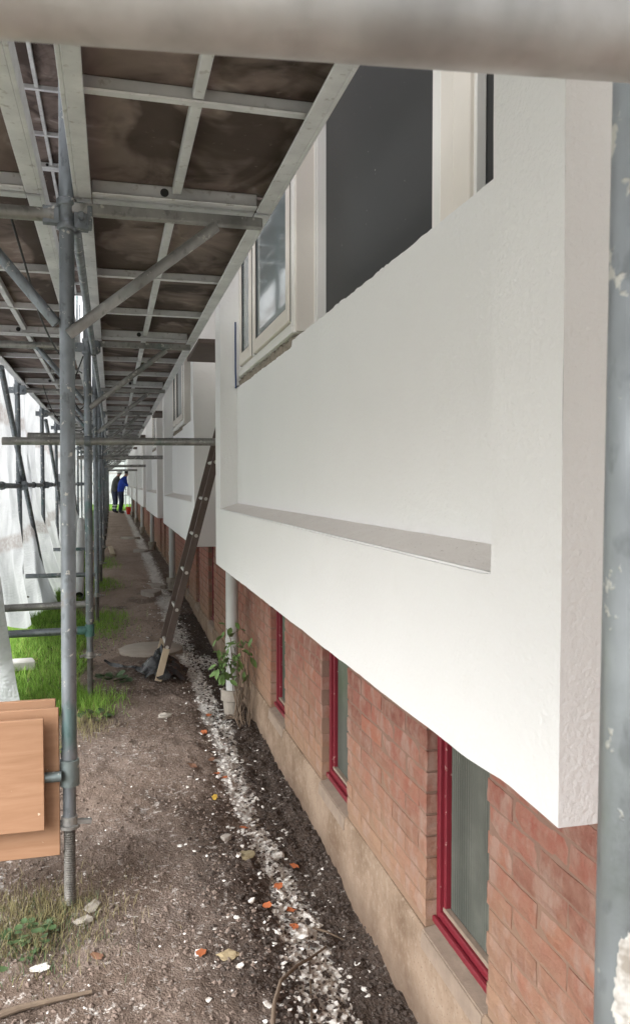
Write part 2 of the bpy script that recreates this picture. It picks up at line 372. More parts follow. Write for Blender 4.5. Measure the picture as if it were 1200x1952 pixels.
dry_lift = sst(3.0, 7.5, GY+(vn(GX, GY, 1.5, 101, 3)-.5)*3)*sst(.62, .50, GX+(vn(GX, GY, 5, 103, 3)-.5)*.2)*(.45+.75*vn(GX, GY, 3, 105, 4))  # drier far path, also brightened in colour to offset the dim corridor
du = np.maximum(du, .62*sst(-1.7, -2.6, GX)*sst(60, 30, np.abs(GY)+np.abs(GX)))  # pale yard out of view, added to bounce light under the deck
for nm, a in (('dust_bounce', du), ('turf', tf), ('dark', dk), ('dry', np.clip(dry_lift, 0, 1))):
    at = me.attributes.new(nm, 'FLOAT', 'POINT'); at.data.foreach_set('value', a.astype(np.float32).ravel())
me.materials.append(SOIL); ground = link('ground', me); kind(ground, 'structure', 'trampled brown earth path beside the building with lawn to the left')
print('ground', nx*ny)

# ------------------------------------------------------------------ building
XB, XP, XR, XG = .85, .62, .72, .86
PLEN = 3.87; PST = [1.0+5.2*k for k in range(-1, 7)]
bld = thing('building', 'white rendered building over a red brick basement along the right of the path', 'building')
# basement windows (y0, y1)
wins = []
for k in range(-1, 7):
    for a in (1.68, 2.83, 3.95): wins.append((a+5.2*k, a+.375+5.2*k))
wins.sort()
WZ0, WZT = .25, 1.06
Y0, Y1 = -4.6, 37.6
mb = MB(); prev = Y0                                            # mortar backing with openings
for a, b in wins: mb.box(XB+.006, XB+.30, prev, a-.006, WZ0-.02, 1.3); prev = b+.006
mb.box(XB+.006, XB+.30, prev, Y1, WZ0-.02, 1.3)
for a, b in wins: mb.box(XB+.006, XB+.30, a-.006, b+.006, WZT, 1.3)
wall = mb.build('brick_wall', MORTAR, bld); wall['label'] = 'worn red brick wall smeared with sandy slurry low down'
# brick variants
BL, BH, BD = .220, .0615, .10
def brick_mesh(i):
    rr = random.Random(i); m = MB(); ly, lz = .2115/2, .0535/2; N = 6; M = 3
    def P(u, v):
        e = .0
        if abs(u) > .99 or abs(v) > .99: e = .003
        return (e+rr.uniform(-.0011, .0011), u*ly+rr.uniform(-.0020, .0020), v*lz+rr.uniform(-.0014, .0014))
    g = [[P(-1+2*a/N, -1+2*b/M) for a in range(N+1)] for b in range(M+1)]
    vs = [p for row in g for p in row]; fs = []
    for b in range(M):
        for a in range(N): q = b*(N+1)+a; fs.append((q, q+N+1, q+N+2, q+1))
    rim = [a for a in range(N+1)]+[(b+1)*(N+1)-1 for b in range(1, M+1)]+[M*(N+1)+a for a in range(N-1, -1, -1)]+[b*(N+1) for b in range(M-1, 0, -1)]
    o = len(vs)
    for r_ in rim: p = vs[r_]; vs.append((BD, p[1], p[2]))
    L = len(rim)
    for j in range(L): fs.append((rim[j], rim[(j+1) % L], o+(j+1) % L, o+j))
    m.add(vs, fs); return m.mesh('brick', BRICK)
BM = [brick_mesh(i) for i in range(8)]
far_b = MB(); nbr = 0
rows = int((1.24-WZ0)/BH)
for r_ in range(rows):
    zc = WZ0+BH*(r_+.5); off = (r_ % 2)*BL/2
    y = Y0+off-BL
    while y < Y1:
        segs = [(max(y, Y0), min(y+BL, Y1))]; y += BL
        if zc < WZT+.03:
            for a, b in wins:
                ns = []
                for s0, s1 in segs:
                    if s1 <= a or s0 >= b: ns.append((s0, s1)); continue
                    if s0 < a-.03: ns.append((s0, a+.004))
                    if s1 > b+.03: ns.append((b-.004, s1))
                segs = ns
        for s0, s1 in segs:
            L = s1-s0
            if L < .03: continue
            yc = (s0+s1)/2; jx = .002+random.uniform(-.0015, .0015)
            if 1.0 < yc < 5.3 and zc < 1.06:
                o = link('brick', random.choice(BM), wall, (XB+jx, yc, zc+random.uniform(-.0015, .0015)), (R(random.uniform(-.5, .5)), 0, R(random.uniform(-.4, .4))))
                o.scale = (1, L/BL, 1); nbr += 1
            elif yc > .2:
                far_b.box(XB+jx, XB+.09, s0+.005, s1-.005, zc-.0265, zc+.0265)
o = far_b.build('brick_courses', BRICK, wall); kind(o, 'stuff')
print('bricks', nbr)
# concrete plinth
mb = MB(); NN = 420
ya = np.linspace(Y0, Y1, NN)
vs = []; fs = []
for i, yy in enumerate(ya):
    w0 = .004*math.sin(yy*3.1)+.004*math.sin(yy*7.7+1)
    for px, pz in ((XB+.30, WZ0-.021), (XB+.002+w0*.3, WZ0-.021), (XB-.006+w0*.5, WZ0-.03), (XB-.010+w0, .1), (XB-.006-w0, -.05), (XB+.01, -.4)): vs.append((px, yy, pz))
for i in range(NN-1):
    for k in range(5): a = i*6+k; fs.append((a, a+1, a+7, a+6))
mb.add(vs, fs); mb.build('plinth', PLINTH, bld, smooth=True)
# basement window units
def window_unit():
    m = {}
    w, z0, z1 = .375, WZ0, WZT+.02
    a = MB(); fx = XB+.036; fw_ = .022
    a.box(fx, fx+.05, 0, fw_, z0, z1); a.box(fx, fx+.05, w-fw_, w, z0, z1); a.box(fx+.001, fx+.049, fw_, w-fw_, z0, z0+.035)
    a.box(fx+.012, fx+.045, fw_, fw_+.014, z0+.035, z1); a.box(fx+.012, fx+.045, w-fw_-.014, w-fw_, z0+.035, z1)
    a.box(fx-.014, fx, .002, w-.002, z0, z0+.018)
    m['frame'] = a.mesh('frame', REDP, bevel=.003)
    g = MB(); n = 24; vs = []; fs = []
    for i in range(n*4+1):
        yy = .036+(w-.072)*i/(n*4); xx = fx+.030+.0030*math.cos(2*math.pi*i/4)
        vs += [(xx, yy, z0+.03), (xx, yy, z1)]
    for i in range(n*4): fs.append((2*i, 2*i+1, 2*i+3, 2*i+2))
    g.add(vs, fs); m['pane'] = g.mesh('pane', RIBG, smooth='all')
    b = MB(); b.box(fx+.010, fx+.029, fw_+.001, w-fw_-.001, z0+.0355, z0+.048); m['bead'] = b.mesh('bead', SILLC, bevel=.002)
    s = MB(); s.add([(XB-.012, -.004, z0-.075), (XB-.012, w+.004, z0-.075), (XB-.0075, w+.004, z0-.022), (XB-.0075, -.004, z0-.022), (XB+.10, -.006, z0-.001), (XB+.10, w+.006, z0-.001), (XB+.05, w+.006, z0-.085), (XB+.05, -.006, z0-.085)],
                    [(0, 1, 2, 3), (3, 2, 5, 4), (0, 3, 4, 7), (1, 6, 5, 2), (0, 7, 6, 1), (4, 5, 6, 7)])
    m['sill'] = s.mesh('sill', SILLC, bevel=.004, seg=2); return m
WU = window_unit()
for a, b in wins:
    if a < .2: continue
    root = link('basement_window', WU['frame'], bld, (0, a, 0))
    for nm in ('pane', 'bead', 'sill'): link(nm, WU[nm], root)
mb = MB(); mb.box(XB+.16, XB+.165, Y0, Y1, WZ0, 1.25); mb.build('basement_interior', simple('dark_interior', (.02, .022, .02), .9), bld)

# facade panels
ZB, ZT, PW = 1.0, 4.6, .215
def panel_mesh():
    m = MB()
    def grid(p00, p10, p11, p01, nu, nv):
        P = [Vector(p) for p in (p00, p10, p11, p01)]; vs = []; fs = []
        for j in range(nv+1):
            for i in range(nu+1):
                u, v = i/nu, j/nv; vs.append((P[0]*(1-u)+P[1]*u)*(1-v)+(P[3]*(1-u)+P[2]*u)*v)
        for j in range(nv):
            for i in range(nu): a = j*(nu+1)+i; fs.append((a, a+1, a+nu+2, a+nu+1))
        m.add(vs, fs)
    L = PLEN; A, B = PW, L-PW; z1, z2, zt = 1.346, 1.377, 2.09; XE = XB-.001
    NY = 90; NA = 6; NZ1 = 8; NZ2 = 4; NZ3 = 60
    for (ya, yb, nn) in ((0, A, NA), (A, B, NY), (B, L, NA)): grid((XP, ya, ZB), (XP, yb, ZB), (XP, yb, z1), (XP, ya, z1), nn, NZ1)
    for (ya, yb) in ((0, A), (B, L)): grid((XP, ya, z1), (XP, yb, z1), (XP, yb, ZT), (XP, ya, ZT), NA, NZ3)
    grid((XP, A, z1), (XP, B, z1), (XR, B, z2), (XR, A, z2), NY, 3)         # sill bed
    grid((XR, A, z2), (XR, B, z2), (XR, B, zt), (XR, A, zt), NY*2, 10)      # recessed field
    grid((XR, A, zt), (XR, B, zt), (XE-.03, B, zt), (XE-.03, A, zt), NY*2, 2)
    for ya in (A, B):                                                       # jambs
        grid((XP, ya, z1), (XR, ya, z2), (XR, ya, zt), (XP, ya, zt), 3, 10)
        grid((XP, ya, zt), (XE+.05, ya, zt), (XE+.05, ya, ZT), (XP, ya, ZT), 4, 20)
    for ya in (0, L): grid((XP, ya, ZB), (XE, ya, ZB), (XE, ya, ZT), (XP, ya, ZT), 6, 20)
    grid((XP, 0, ZB), (XP, L, ZB), (XE, L, ZB), (XE, 0, ZB), NY, 4)
    grid((XP, A, 3.9), (XP, B, 3.9), (XP, B, ZT), (XP, A, ZT), 10, 3); grid((XP, A, 3.9), (XP, B, 3.9), (XE, B, 3.9), (XE, A, 3.9), 10, 3)
    grid((XP, 0, ZT), (XP, L, ZT), (XE, L, ZT), (XE, 0, ZT), 10, 3)
    me = m.mesh('facade_panel', PLASTER, weld=.0004)
    for v in me.vertices:
        x, y, z = v.co
        wob = (float(vn(y, z, 1.3, 71, 3))-.5)
        if abs(z-ZB) < .004 and x < XP+.01: v.co.z += (float(vn(y, x, 9, 73, 3))-.5)*.005+(.008*max(0, 1-abs(y-.16)/.14)) + (float(vn(y, x, 30, 74, 2))-.5)*.003
        if abs(x-XP) < .004: v.co.x += wob*.006+(float(vn(y*1.0, z, 5, 77, 2))-.5)*.0025
        if abs(z-zt) < .004 and x < XR+.01:
            j = (float(vn(y, 0, 13, 79, 3))-.5)*.006+(float(vn(y, 1, 55, 80, 2))-.5)*(.010 if y > 1.0 else .003)
            v.co.z += j - (.028 if y > 2.19 else 0)
        if abs(x-XR) < .004: v.co.x += (float(vn(y, z, 2, 81, 3))-.5)*.006
    bm = bmesh.new(); bm.from_mesh(me)
    es = [e for e in bm.edges if len(e.link_faces) == 2 and e.calc_face_angle(0) > .8 and e.verts[0].co.x < XR+.004 and e.verts[1].co.x < XR+.004]
    bmesh.ops.bevel(bm, geom=es, offset=.004, segments=2, affect='EDGES', clamp_overlap=True)
    bm.to_mesh(me); bm.free(); return me
PM = panel_mesh()
s = MB(); N = 60; vs = []; fs = []
for i in range(N+1):
    yy = PW+.002+(PLEN-2*PW-.004)*i/N; rr = random.uniform(-.001, .001)
    vs += [(XP+.003, yy, 1.3465+.003), (XP+.012, yy, 1.3465+.0065+rr), (XR-.004, yy, 1.377+.0025+rr), (XR+.002, yy, 1.377+.003)]
for i in range(N):
    for k in range(3): a = i*4+k; fs.append((a, a+1, a+5, a+4))
s.add(vs, fs); SM = s.mesh('sill', SILL)
# upper windows of one panel (local y)
def upper_windows():
    U = {}; L = PLEN; B = L-PW; zt = 3.88
    a = MB(); x0, x1 = .735, .80; y0, y1, ym = 2.215, B-.004, 3.18; zb = 2.125
    a.box(x0, x1, y0, y0+.055, zb, zt); a.box(x0, x1, y1-.045, y1, zb, zt); a.box(x0+.004, x1, y0+.055, y1-.045, zb, zb+.055); a.box(x0-.008, x0+.004, y0+.003, y1, zb, zb+.028)
    a.box(x0, x1, ym-.03, ym+.03, zb+.055, zt); U['frame'] = a.mesh('frame', WHITEP, bevel=.003)
    c = MB()
    for (p, q) in ((y0+.06, ym-.035), (ym+.035, y1-.05)):
        xs = x0-.010
        c.box(xs, x0+.03, p, p+.055, zb+.06, zt); c.box(xs, x0+.03, q-.055, q, zb+.06, zt); c.box(xs+.001, x0+.029, p+.055, q-.055, zb+.06, zb+.125)
    U['casement'] = c.mesh('casement', CREAM, bevel=.003)
    g = MB()
    for (p, q) in ((y0+.06, ym-.035), (ym+.035, y1-.05)):
        for e in (p-.004, q): g.box(x0-.002, x0+.02, e, e+.004, zb+.058, zt)
        g.box(x0-.003, x0+.01, p+.055, p+.060, zb+.125, zt); g.box(x0-.003, x0+.01, q-.060, q-.055, zb+.125, zt); g.box(x0-.003, x0+.01, p+.055, q-.055, zb+.125, zb+.130)
    U['gasket'] = g.mesh('gasket', GASK)
    g = MB(); g.box(x0+.004, x0+.012, y0+.112, ym-.088, zb+.12, zt); U['pane'] = g.mesh('pane', WGLASS)
    g = MB(); g.box(x0+.004, x0+.012, ym+.088, y1-.102, zb+.12, zt); U['pane2'] = g.mesh('pane', WGLASS)
    k = MB(); k.box(.742, .826, 2.197, 2.2145, 2.13, zt); U['cheek'] = k.mesh('cheek', CREAM, bevel=.002)
    k = MB(); k.box(.828, .872, 2.185, 2.2145, 2.0, zt); k.box(.818, .828, 2.190, 2.197, 2.0, zt); U['bead'] = k.mesh('bead', WHITEP, bevel=.002)
    k = MB(); k.box(.866, .872, 1.02, 2.186, 1.98, zt); U['dark_pane'] = k.mesh('dark_pane', DGLASS)
    k = MB(); k.box(.866, .872, PW-.01, .742, 1.98, zt); U['dark_pane2'] = k.mesh('dark_pane', DGLASS)
    k = MB(); k.box(.852, .878, 1.010, 1.025, 1.98, zt); k.box(.842, .878, .955, 1.010, 1.98, zt); k.box(.838, .866, .735, .750, 1.98, zt); U['post'] = k.mesh('post', WHITEP, bevel=.003)
    k = MB(); k.box(.832, .875, .850, .882, 1.98, zt); k.box(.828, .873, .750, .844, 1.98, zt); k.box(.842, .872, .892, .955, 1.98, zt); U['mullion'] = k.mesh('mullion', CREAM, bevel=.003)
    k = MB(); k.box(.86, .87, .882, .892, 1.98, zt); k.box(.846, .87, .844, .850, 1.98, zt); U['joint'] = k.mesh('joint', GASK)
    r = MB(); N = 70; vs = []; fs = []                                       # broken edge under the window
    rr = random.Random(5)
    for i in range(N+1):
        yy = 2.20+(B-2.21)*i/N
        vs += [(.727+rr.uniform(0, .016), yy, 2.045), (.729+rr.uniform(-.008, .014), yy, 2.078+rr.uniform(-.012, .012)), (.735+rr.uniform(-.008, .01), yy, 2.105+rr.uniform(-.01, .01)), (.76, yy, 2.124), (.80, yy, 2.124), (.80, yy, 2.045)]
    for i in range(N):
        for q in range(5): a_ = i*6+q; fs.append((a_, a_+1, a_+7, a_+6))
    fs.append((0, 1, 2, 3, 4, 5)); r.add(vs, fs); U['rubble'] = r.mesh('broken_edge', RUBBLE)
    return U
UW = upper_windows()
for i, ys_ in enumerate(PST):
    p = link('facade_panel', PM, bld, (0, ys_, 0)); link('sill', SM, p)
    w = link('upper_window', UW['frame'], bld, (0, ys_, 0))
    for nm, d_ in (('casement', 'casement'), ('gasket', 'gasket'), ('pane', 'pane'), ('pane', 'pane2'), ('cheek', 'cheek'), ('bead', 'bead'), ('broken_edge', 'rubble')): link(nm, UW[d_], w)
    w = link('fixed_window', UW['post'], bld, (0, ys_, 0))
    for nm, d_ in (('dark_pane', 'dark_pane'), ('dark_pane', 'dark_pane2'), ('mullion', 'mullion'), ('joint', 'joint')): link(nm, UW[d_], w)
# recessed painted wall in the gaps, attic band and roof
mb = MB()
g0 = Y0
for ys_ in PST+[Y1+1]:
    if ys_-g0 > .1: mb.box(XB, XB+.3, g0+.001, min(ys_-.001, Y1), 1.3+.001, ZT)
    g0 = ys_+PLEN
mb.build('recess_wall', GAPW, bld)
mb = MB(); mb.box(XB+.10, 8, Y0, Y1, 1.302, ZT); mb.build('core_wall', simple('core_plaster', (.1, .1, .1), .9), bld)
mb = MB(); mb.box(.45, 8.2, Y0-.2, Y1+.2, ZT+.002, 4.95); mb.build('roof', simple('roof_fascia', (.45, .43, .40), .8), bld)
mb = MB(); mb.box(XB+.31, 8, Y0, Y1, -.4, 1.29); mb.build('inner_wall', simple('inner_concrete', (.1, .1, .1), .9), bld)

# downpipes
def pipe_meshes():
    a = MB(); a.path([(0, 0, .16), (0, 0, 4.5)], .040, 20); p = a.mesh('pipe', PVC, smooth=True)
    a = MB(); a.lathe([(.040, 0), (.044, .002), (.044, .05), (.040, .052)], n=20); c = a.mesh('collar', PVC, smooth=True)
    a = MB(); a.lathe([(.0, 0.0), (.052, 0), (.058, .10), (.060, .105), (.072, .11), (.074, .17), (.070, .176), (.058, .178), (.054, .15), (.0, .14)], n=24)
    for i, v in enumerate(a.v):
        a.v[i] = (v[0]*(1+.03*math.sin(i*1.7)), v[1]*(1+.03*math.cos(i*2.3)), v[2])
    s = a.mesh('socket', POT, smooth=True); return p, c, s
PP, PC, PS = pipe_meshes()
for k in range(6):
    y = 4.99+5.2*k; z = gzf(.735, y)-.02
    lab = 'grey plastic downpipe behind the leafy climber, standing in a concrete socket' if k == 0 else ORD[k]+' grey plastic downpipe standing in a concrete socket against the brick wall'
    rt = thing('downpipe', lab, 'downpipe', (.735, y, z), group='grey downpipes between the wall panels')
    link('pipe', PP, rt); link('collar', PC, rt, (0, 0, .46)); link('socket', PS, rt)
print('building ok')

# ------------------------------------------------------------------ scaffold
PX, OX, PY0, BAY = -.15, -.84, 2.72, 2.57
TR = .0242
JACKM = galv('rusty_jack_steel', (.16, .15, .135), 0, .6, .72, .7)
def standard_meshes():
    m = {}
    a = MB(); a.path([(0,0,.27), (0,0,.52)], .0212, 18); a.path([(0,0,.505), (0,0,1.6), (0,0,6.3)], TR, 20); a.path([(0,0,.50), (0,0,.535)], TR+.0022, 20); m['tube'] = a.mesh('tube', GALV, smooth=True)
    a = MB(); pr = [(.0, 0.0)]; z = 0.0
    while z < .30: pr += [(.0165, z), (.0195, z+.004), (.0165, z+.008)]; z += .008
    a.lathe(pr, n=16); m['jack'] = a.mesh('threaded_jack', JACKM, smooth=True)
    a = MB(); a.lathe([(.02, .0), (.034, .002), (.034, .012), (.026, .014), (.026, .04), (.02, .042)], n=18); a.bar((.02, 0, .02), (.07, .01, .012), .016, .014); a.bar((-.02, 0, .02), (-.062, -.01, .012), .016, .014); m['nut'] = a.mesh('jack_nut', GALV2, smooth=True)
    a = MB(); a.box(-.075, .075, -.075, .075, -.006, .006); m['base'] = a.mesh('base_plate', GALV2, bevel=.003)
    a = MB(); a.lathe([(TR, -.05), (TR+.007, -.048), (TR+.007, -.028), (TR+.003, -.026), (TR+.003, .026), (TR+.008, .028), (TR+.008, .05), (TR, .052)], n=20)
    a.box(TR-.002, TR+.045, -.022, .022, -.045, .040); a.box(TR+.040, TR+.056, -.028, .028, -.036, .030); a.box(-TR-.05, -TR+.002, -.016, .016, -.034, .022)
    a.path([(TR+.02, -.05, -.01), (TR+.02, .05, -.01)], .007, 8); a.lathe([(0, -.012), (.012, -.012), (.012, .012), (0, .012)], (TR+.02, -.045, -.01), 6, axis='y')
    m['clamp'] = a.mesh('coupler', GALV, smooth=True, bevel=.002)
    return m
SMH = standard_meshes()
def standard(x, y, label, group, tilt=(0, 0), top=1.0, clamps=(2.375,)):
    z = gzf(x, y); rt = thing('scaffold_standard', label, 'scaffold pole', (x, y, z), (R(tilt[0]), R(tilt[1]), 0), group)
    t_ = link('tube', SMH['tube'], rt, (0, 0, 0)); link('threaded_jack', SMH['jack'], rt, (0, 0, .004)); link('jack_nut', SMH['nut'], rt, (0, 0, .265)); link('base_plate', SMH['base'], rt, (0, 0, -.028))
    for zc in clamps: link('coupler', SMH['clamp'], rt, (0, 0, zc-z), (0, 0, R(random.uniform(-8, 8)+(180 if zc < 1 else 0))))
    return rt
NB = 13
for k in range(NB):
    standard(PX, PY0+BAY*k, ORD[k]+' galvanised scaffold pole of the row beside the earth path', 'inner row of scaffold poles',
             (random.uniform(-.2, .2), .35 if k == 0 else random.uniform(-.2, .2)), clamps=(2.375,))
for k in range(1, NB):
    standard(OX, PY0+BAY*k, ORD[k-1]+' galvanised scaffold pole in the outer row by the white sheeting', 'outer row of scaffold poles', (random.uniform(-.3, .3), random.uniform(-.3, .3)), clamps=(2.375, 1.48))
# decks
def deck_meshes(w):
    """local: x 0..w, y 0..2.55, z 0 = underside of the frame"""
    m = {}; Ld = 2.552
    def rail(sgn):
        a = MB(); x = 0 if sgn > 0 else w
        a.box(min(x, x+sgn*.012), max(x, x+sgn*.012), 0, Ld, 0, .068); a.box(min(x+sgn*.012, x+sgn*.055), max(x+sgn*.012, x+sgn*.055), .002, Ld-.002, 0, .008)
        a.box(min(x+sgn*.012, x+sgn*.030), max(x+sgn*.012, x+sgn*.030), .002, Ld-.002, .036, .042); return a.mesh('side_rail', ALU, bevel=.002)
    m['side_rail'] = rail(1); m['side_rail2'] = rail(-1)
    a = MB(); a.box(.057, w-.057, 0, .03, .004, .053); a.box(.057, w-.057, .03, .045, .004, .010); m['end'] = a.mesh('end_beam', ALU, bevel=.003)
    a = MB(); a.lathe([(0, -.002), (.014, -.002), (.014, .0), (.0, .001)], n=14, axis='y'); m['hole'] = a.mesh('bolt_hole_shade', GASK)  # black disc stands for the shade inside the hole
    a = MB(); a.box(.030, w-.030, -.014, .014, .018, .053); a.box(.030, w-.030, -.019, -.014, .018, .023); m['cross'] = a.mesh('crossbar', ALU, bevel=.003)
    L3 = (Ld-.06)/3
    a = MB(); a.box(-.014, .014, .022, L3-.022, .022, .053); m['rib'] = a.mesh('centre_rib', ALU, bevel=.002)
    a = MB(); a.box(.013, w-.013, .001, Ld-.001, .0535, .066); m['ply'] = a.mesh('plywood_sheet', DECKPLY)
    a = MB(); a.box(.013, w-.013, .001, Ld-.001, .0535, .066); m['plyo'] = a.mesh('plywood_sheet', UPPLY)
    m['w'] = w; m['L3'] = L3; return m
DI, DO = deck_meshes(.655), deck_meshes(.63)
def deck(D, x, y, z, label, group, ply='ply'):
    rt = thing('scaffold_deck', label, 'scaffold deck', (x, y, z), (0, 0, 0), group); w = D['w']; L3 = D['L3']
    link('side_rail', D['side_rail'], rt); link('side_rail', D['side_rail2'], rt); link('plywood_sheet', D[ply], rt)
    e = link('end_beam', D['end'], rt); e = link('end_beam', D['end'], rt, (w, 2.552, 0), (0, 0, math.pi))
    link('bolt_hole_shade', D['hole'], e, (w*.56, .0312, .030)); 
    for yc in (1.05, 1.86): link('crossbar', D['cross'], rt, (0, yc, 0))
    for a_, b_ in ((.03, 1.05), (1.05, 1.86), (1.86, 2.522)): o_ = link('centre_rib', D['rib'], rt, (w*.5, a_, 0)); o_.scale = (1, (b_-a_)/L3, 1)
    return rt
ZD = 2.43
for k in range(-1, NB-1):
    y = PY0+BAY*k+.009; n_ = k+1
    where = ORD[n_]
    deck(DI, -.112, y, ZD, where+' plywood deck bay on the wall side of the scaffold', 'inner deck bays')
    deck(DO, OX+.005, y, ZD, where+' plywood deck bay on the sheeted side of the scaffold', 'outer deck bays')
    if k <= 3:
        deck(DO, OX+.005, y, ZD+2.0, where+' orange plywood deck bay on the level above', 'upper deck bays', 'plyo' if k < 1 else 'ply')
        if k > 0: deck(DI, -.112, y, ZD+2.0, where+' plywood deck bay of the level above on the wall side', 'upper inner deck bays')
# brackets, transoms, ledgers
a = MB(); a.bar((TR, 0, 2.396), (.66, 0, 2.396), .032, .036); BT = a.mesh('bracket_arm', GALV2, bevel=.004)
a = MB(); a.path([(.016, .0, 1.985), (.50, .0, 2.372)], .0185, 14); BS = a.mesh('bracket_strut', GALV2, smooth=True)
a = MB(); a.bar((TR, 0, 2.33), (.50, 0, 2.33), .030, .05); a.box(.002, .06, -.03, .03, 1.955, 2.03); BC = a.mesh('strut_lug', GALV, bevel=.004)
for k in range(NB):
    y = PY0+BAY*k
    rt = thing('wall_bracket', ORD[k]+' diagonal bracket under the wall-side deck', 'scaffold bracket', (PX, y, 0), group='brackets carrying the wall-side decks')
    link('bracket_arm', BT, rt); link('bracket_strut', BS, rt, (0, -.012, 0))
    t_ = MB(); t_.path([(PX-TR, y, 2.37), (OX+TR, y, 2.37)], .0225, 12)
    tag(t_.build('scaffold_transom', GALV2, smooth=True), ORD[k]+' cross tube under the deck between the two pole rows', 'scaffold tube', 'cross tubes under the decks')
    t_ = MB(); t_.path([(PX-.02, y, 2.02), (PX-.30, y, 2.36)], .018, 10)
    tag(t_.build('corner_brace', GALV, smooth=True), ORD[k]+' short brace from pole up to the sheeted-side deck', 'scaffold tube', 'short braces on the sheeted side')
    if k < NB-1:
        t_ = MB(); t_.path([(PX+.042, y+.02, 2.335), (PX+.042, y+BAY-.03, 2.335)], .0165, 10)
        tag(t_.build('scaffold_ledger', GALV, smooth=True), ORD[k]+' greenish ledger tube running under the decks from pole to pole', 'scaffold tube', 'ledgers under the decks')
        if k > 0:
            t_ = MB(); t_.path([(OX, y+.03, 1.485), (OX, y+BAY-.03, 1.475)], .0225, 12); t_.path([(OX, y+1.3, 1.48), (OX, y+1.36, 1.48)], .034, 12)
            tag(t_.build('guard_rail', GALV, smooth=True), ORD[k-1]+' guard rail tube on the outer row at eye level', 'scaffold tube', 'guard rails by the sheeting')
# wall ties
for i, k in enumerate((1, 3, 5, 7)):
    y = PY0+BAY*k-.055; x0 = (-.66, -.42, -.2, -.2)[i]
    t_ = MB(); t_.path([(x0, y, 1.762+.06*min(i, 1)), (XB+.01, y, 1.775+.06*min(i, 1))], TR*1.03, 18)
    rt = tag(t_.build('wall_tie', GALV2, smooth=True), ORD[i]+' horizontal tie tube reaching from the poles to the wall', 'scaffold tube', 'tie tubes to the wall')
    c_ = MB(); c_.lathe([(.030, -.02), (.034, -.018), (.034, .018), (.030, .02)], (PX, y, 1.768+.06*min(i, 1)), 16, axis='x'); c_.lathe([(.029, -.022), (.033, -.02), (.033, .02), (.029, .022)], (PX, y+.055, 1.768+.06*min(i, 1)), 16)
    c_.box(PX+.030, PX+.052, y-.02, y+.04, 1.755+.06*min(i, 1), 1.785+.06*min(i, 1)); c_.build('coupler', GALV, rt, smooth=True)
t_ = MB(); t_.path([(-.52, PY0+BAY+.055, 1.80), (-.12, PY0+BAY+.055, 1.80)], TR, 14); tag(t_.build('spare_tube', GALV2, smooth=True), 'short tube clamped just behind the nearest wall tie', 'scaffold tube')
# low cross tubes
def tube(name, pts, lab, r=TR, mat=GALV, grp=None, n=14):
    t_ = MB(); t_.path(pts, r, n); return tag(t_.build(name, mat, smooth=True), lab, 'scaffold tube', grp)
y2, y3 = PY0+BAY, PY0+2*BAY
tube('low_rail', [(PX-TR, y2, .545), (-.82, y2, .54)], 'lower cross tube with green end on the second pole, near the grass', mat=GALV)
t_ = MB(); t_.path([(PX-.075, y2, .545), (PX-.024, y2, .545)], .0275, 16); t_.lathe([(TR+.001, -.04), (TR+.005, -.038), (TR+.005, .038), (TR+.001, .04)], (PX, y2, .545), 20); t_.build('green_coupler', simple('green_joint_paint', (.07, .17, .15), .6, 0, .6, 40), bpy.data.objects['low_rail'], smooth=True)
tube('low_rail', [(PX-TR, y2+.10, .70), (-.84, y2+.10, .69)], 'pale cross tube just above the green-ended one over the grass', mat=GALV2)
tube('low_rail', [(PX-TR, y3, .62), (-.80, y3, .62)], 'dark low cross tube at the third pole behind the sheeting edge', r=.022, mat=GALV)
tube('low_rail', [(PX-TR, PY0+3*BAY, .66), (-.80, PY0+3*BAY, .66)], 'low cross tube at the fourth pole behind the pale plastic pipe', r=.022, mat=GALV)
tube('diagonal_brace', [(OX+.03, 6.42, 2.38), (OX+.03, 9.75, .50)], 'dark diagonal brace tube slanting down across the white sheeting', r=.024)
tube('diagonal_brace', [(OX+.03, 10.6, 2.3), (OX+.03, 14.6, .6)], 'farther diagonal brace tube slanting behind the second pole', r=.024)
tube('diagonal_brace', [(OX+.03, 16, 2.3), (OX+.03, 20, .5)], 'farthest diagonal brace tube by the sheeting', r=.024)
GREEN = galv('green_tube_paint', (.25, .30, .30), 1.0)
# near tubes: rail in front of the camera and the post at the right edge
rail = MB(); rail.path([(-.85, .558, 1.764), (.52, .386, 1.764)], TR, 40)
rl = tag(rail.build('hand_rail', RAILM, smooth=True), 'blurred weathered steel rail across the very top, closest to the camera', 'scaffold tube')
c_ = MB(); c_.lathe([(.0245, -.022), (.0275, -.02), (.0275, .02), (.0245, .022)], (.330, .408, 1.764), 28, axis='x'); c_.lathe([(.0245, -.016), (.027, -.014), (.027, .014), (.0245, .016)], (.346, .476, 1.806), 20)
c_.box(.330, .362, .43, .452, 1.77, 1.80); c_.build('coupler', RAILM, rl, smooth=True)
post = thing('near_post', 'close galvanised post with white plaster splash at the right edge', 'scaffold pole', (.346, .476, gzf(.346, .476)), (0, R(.45), 0))
a = MB(); a.path([(0, 0, .2), (0, 0, 1.0), (0, 0, 4.2)], TR, 40); a.build('tube', POLEN, post, smooth=True)
link('threaded_jack', SMH['jack'], post, (0, 0, .004)); link('jack_nut', SMH['nut'], post, (0, 0, .19)); link('base_plate', SMH['base'], post)
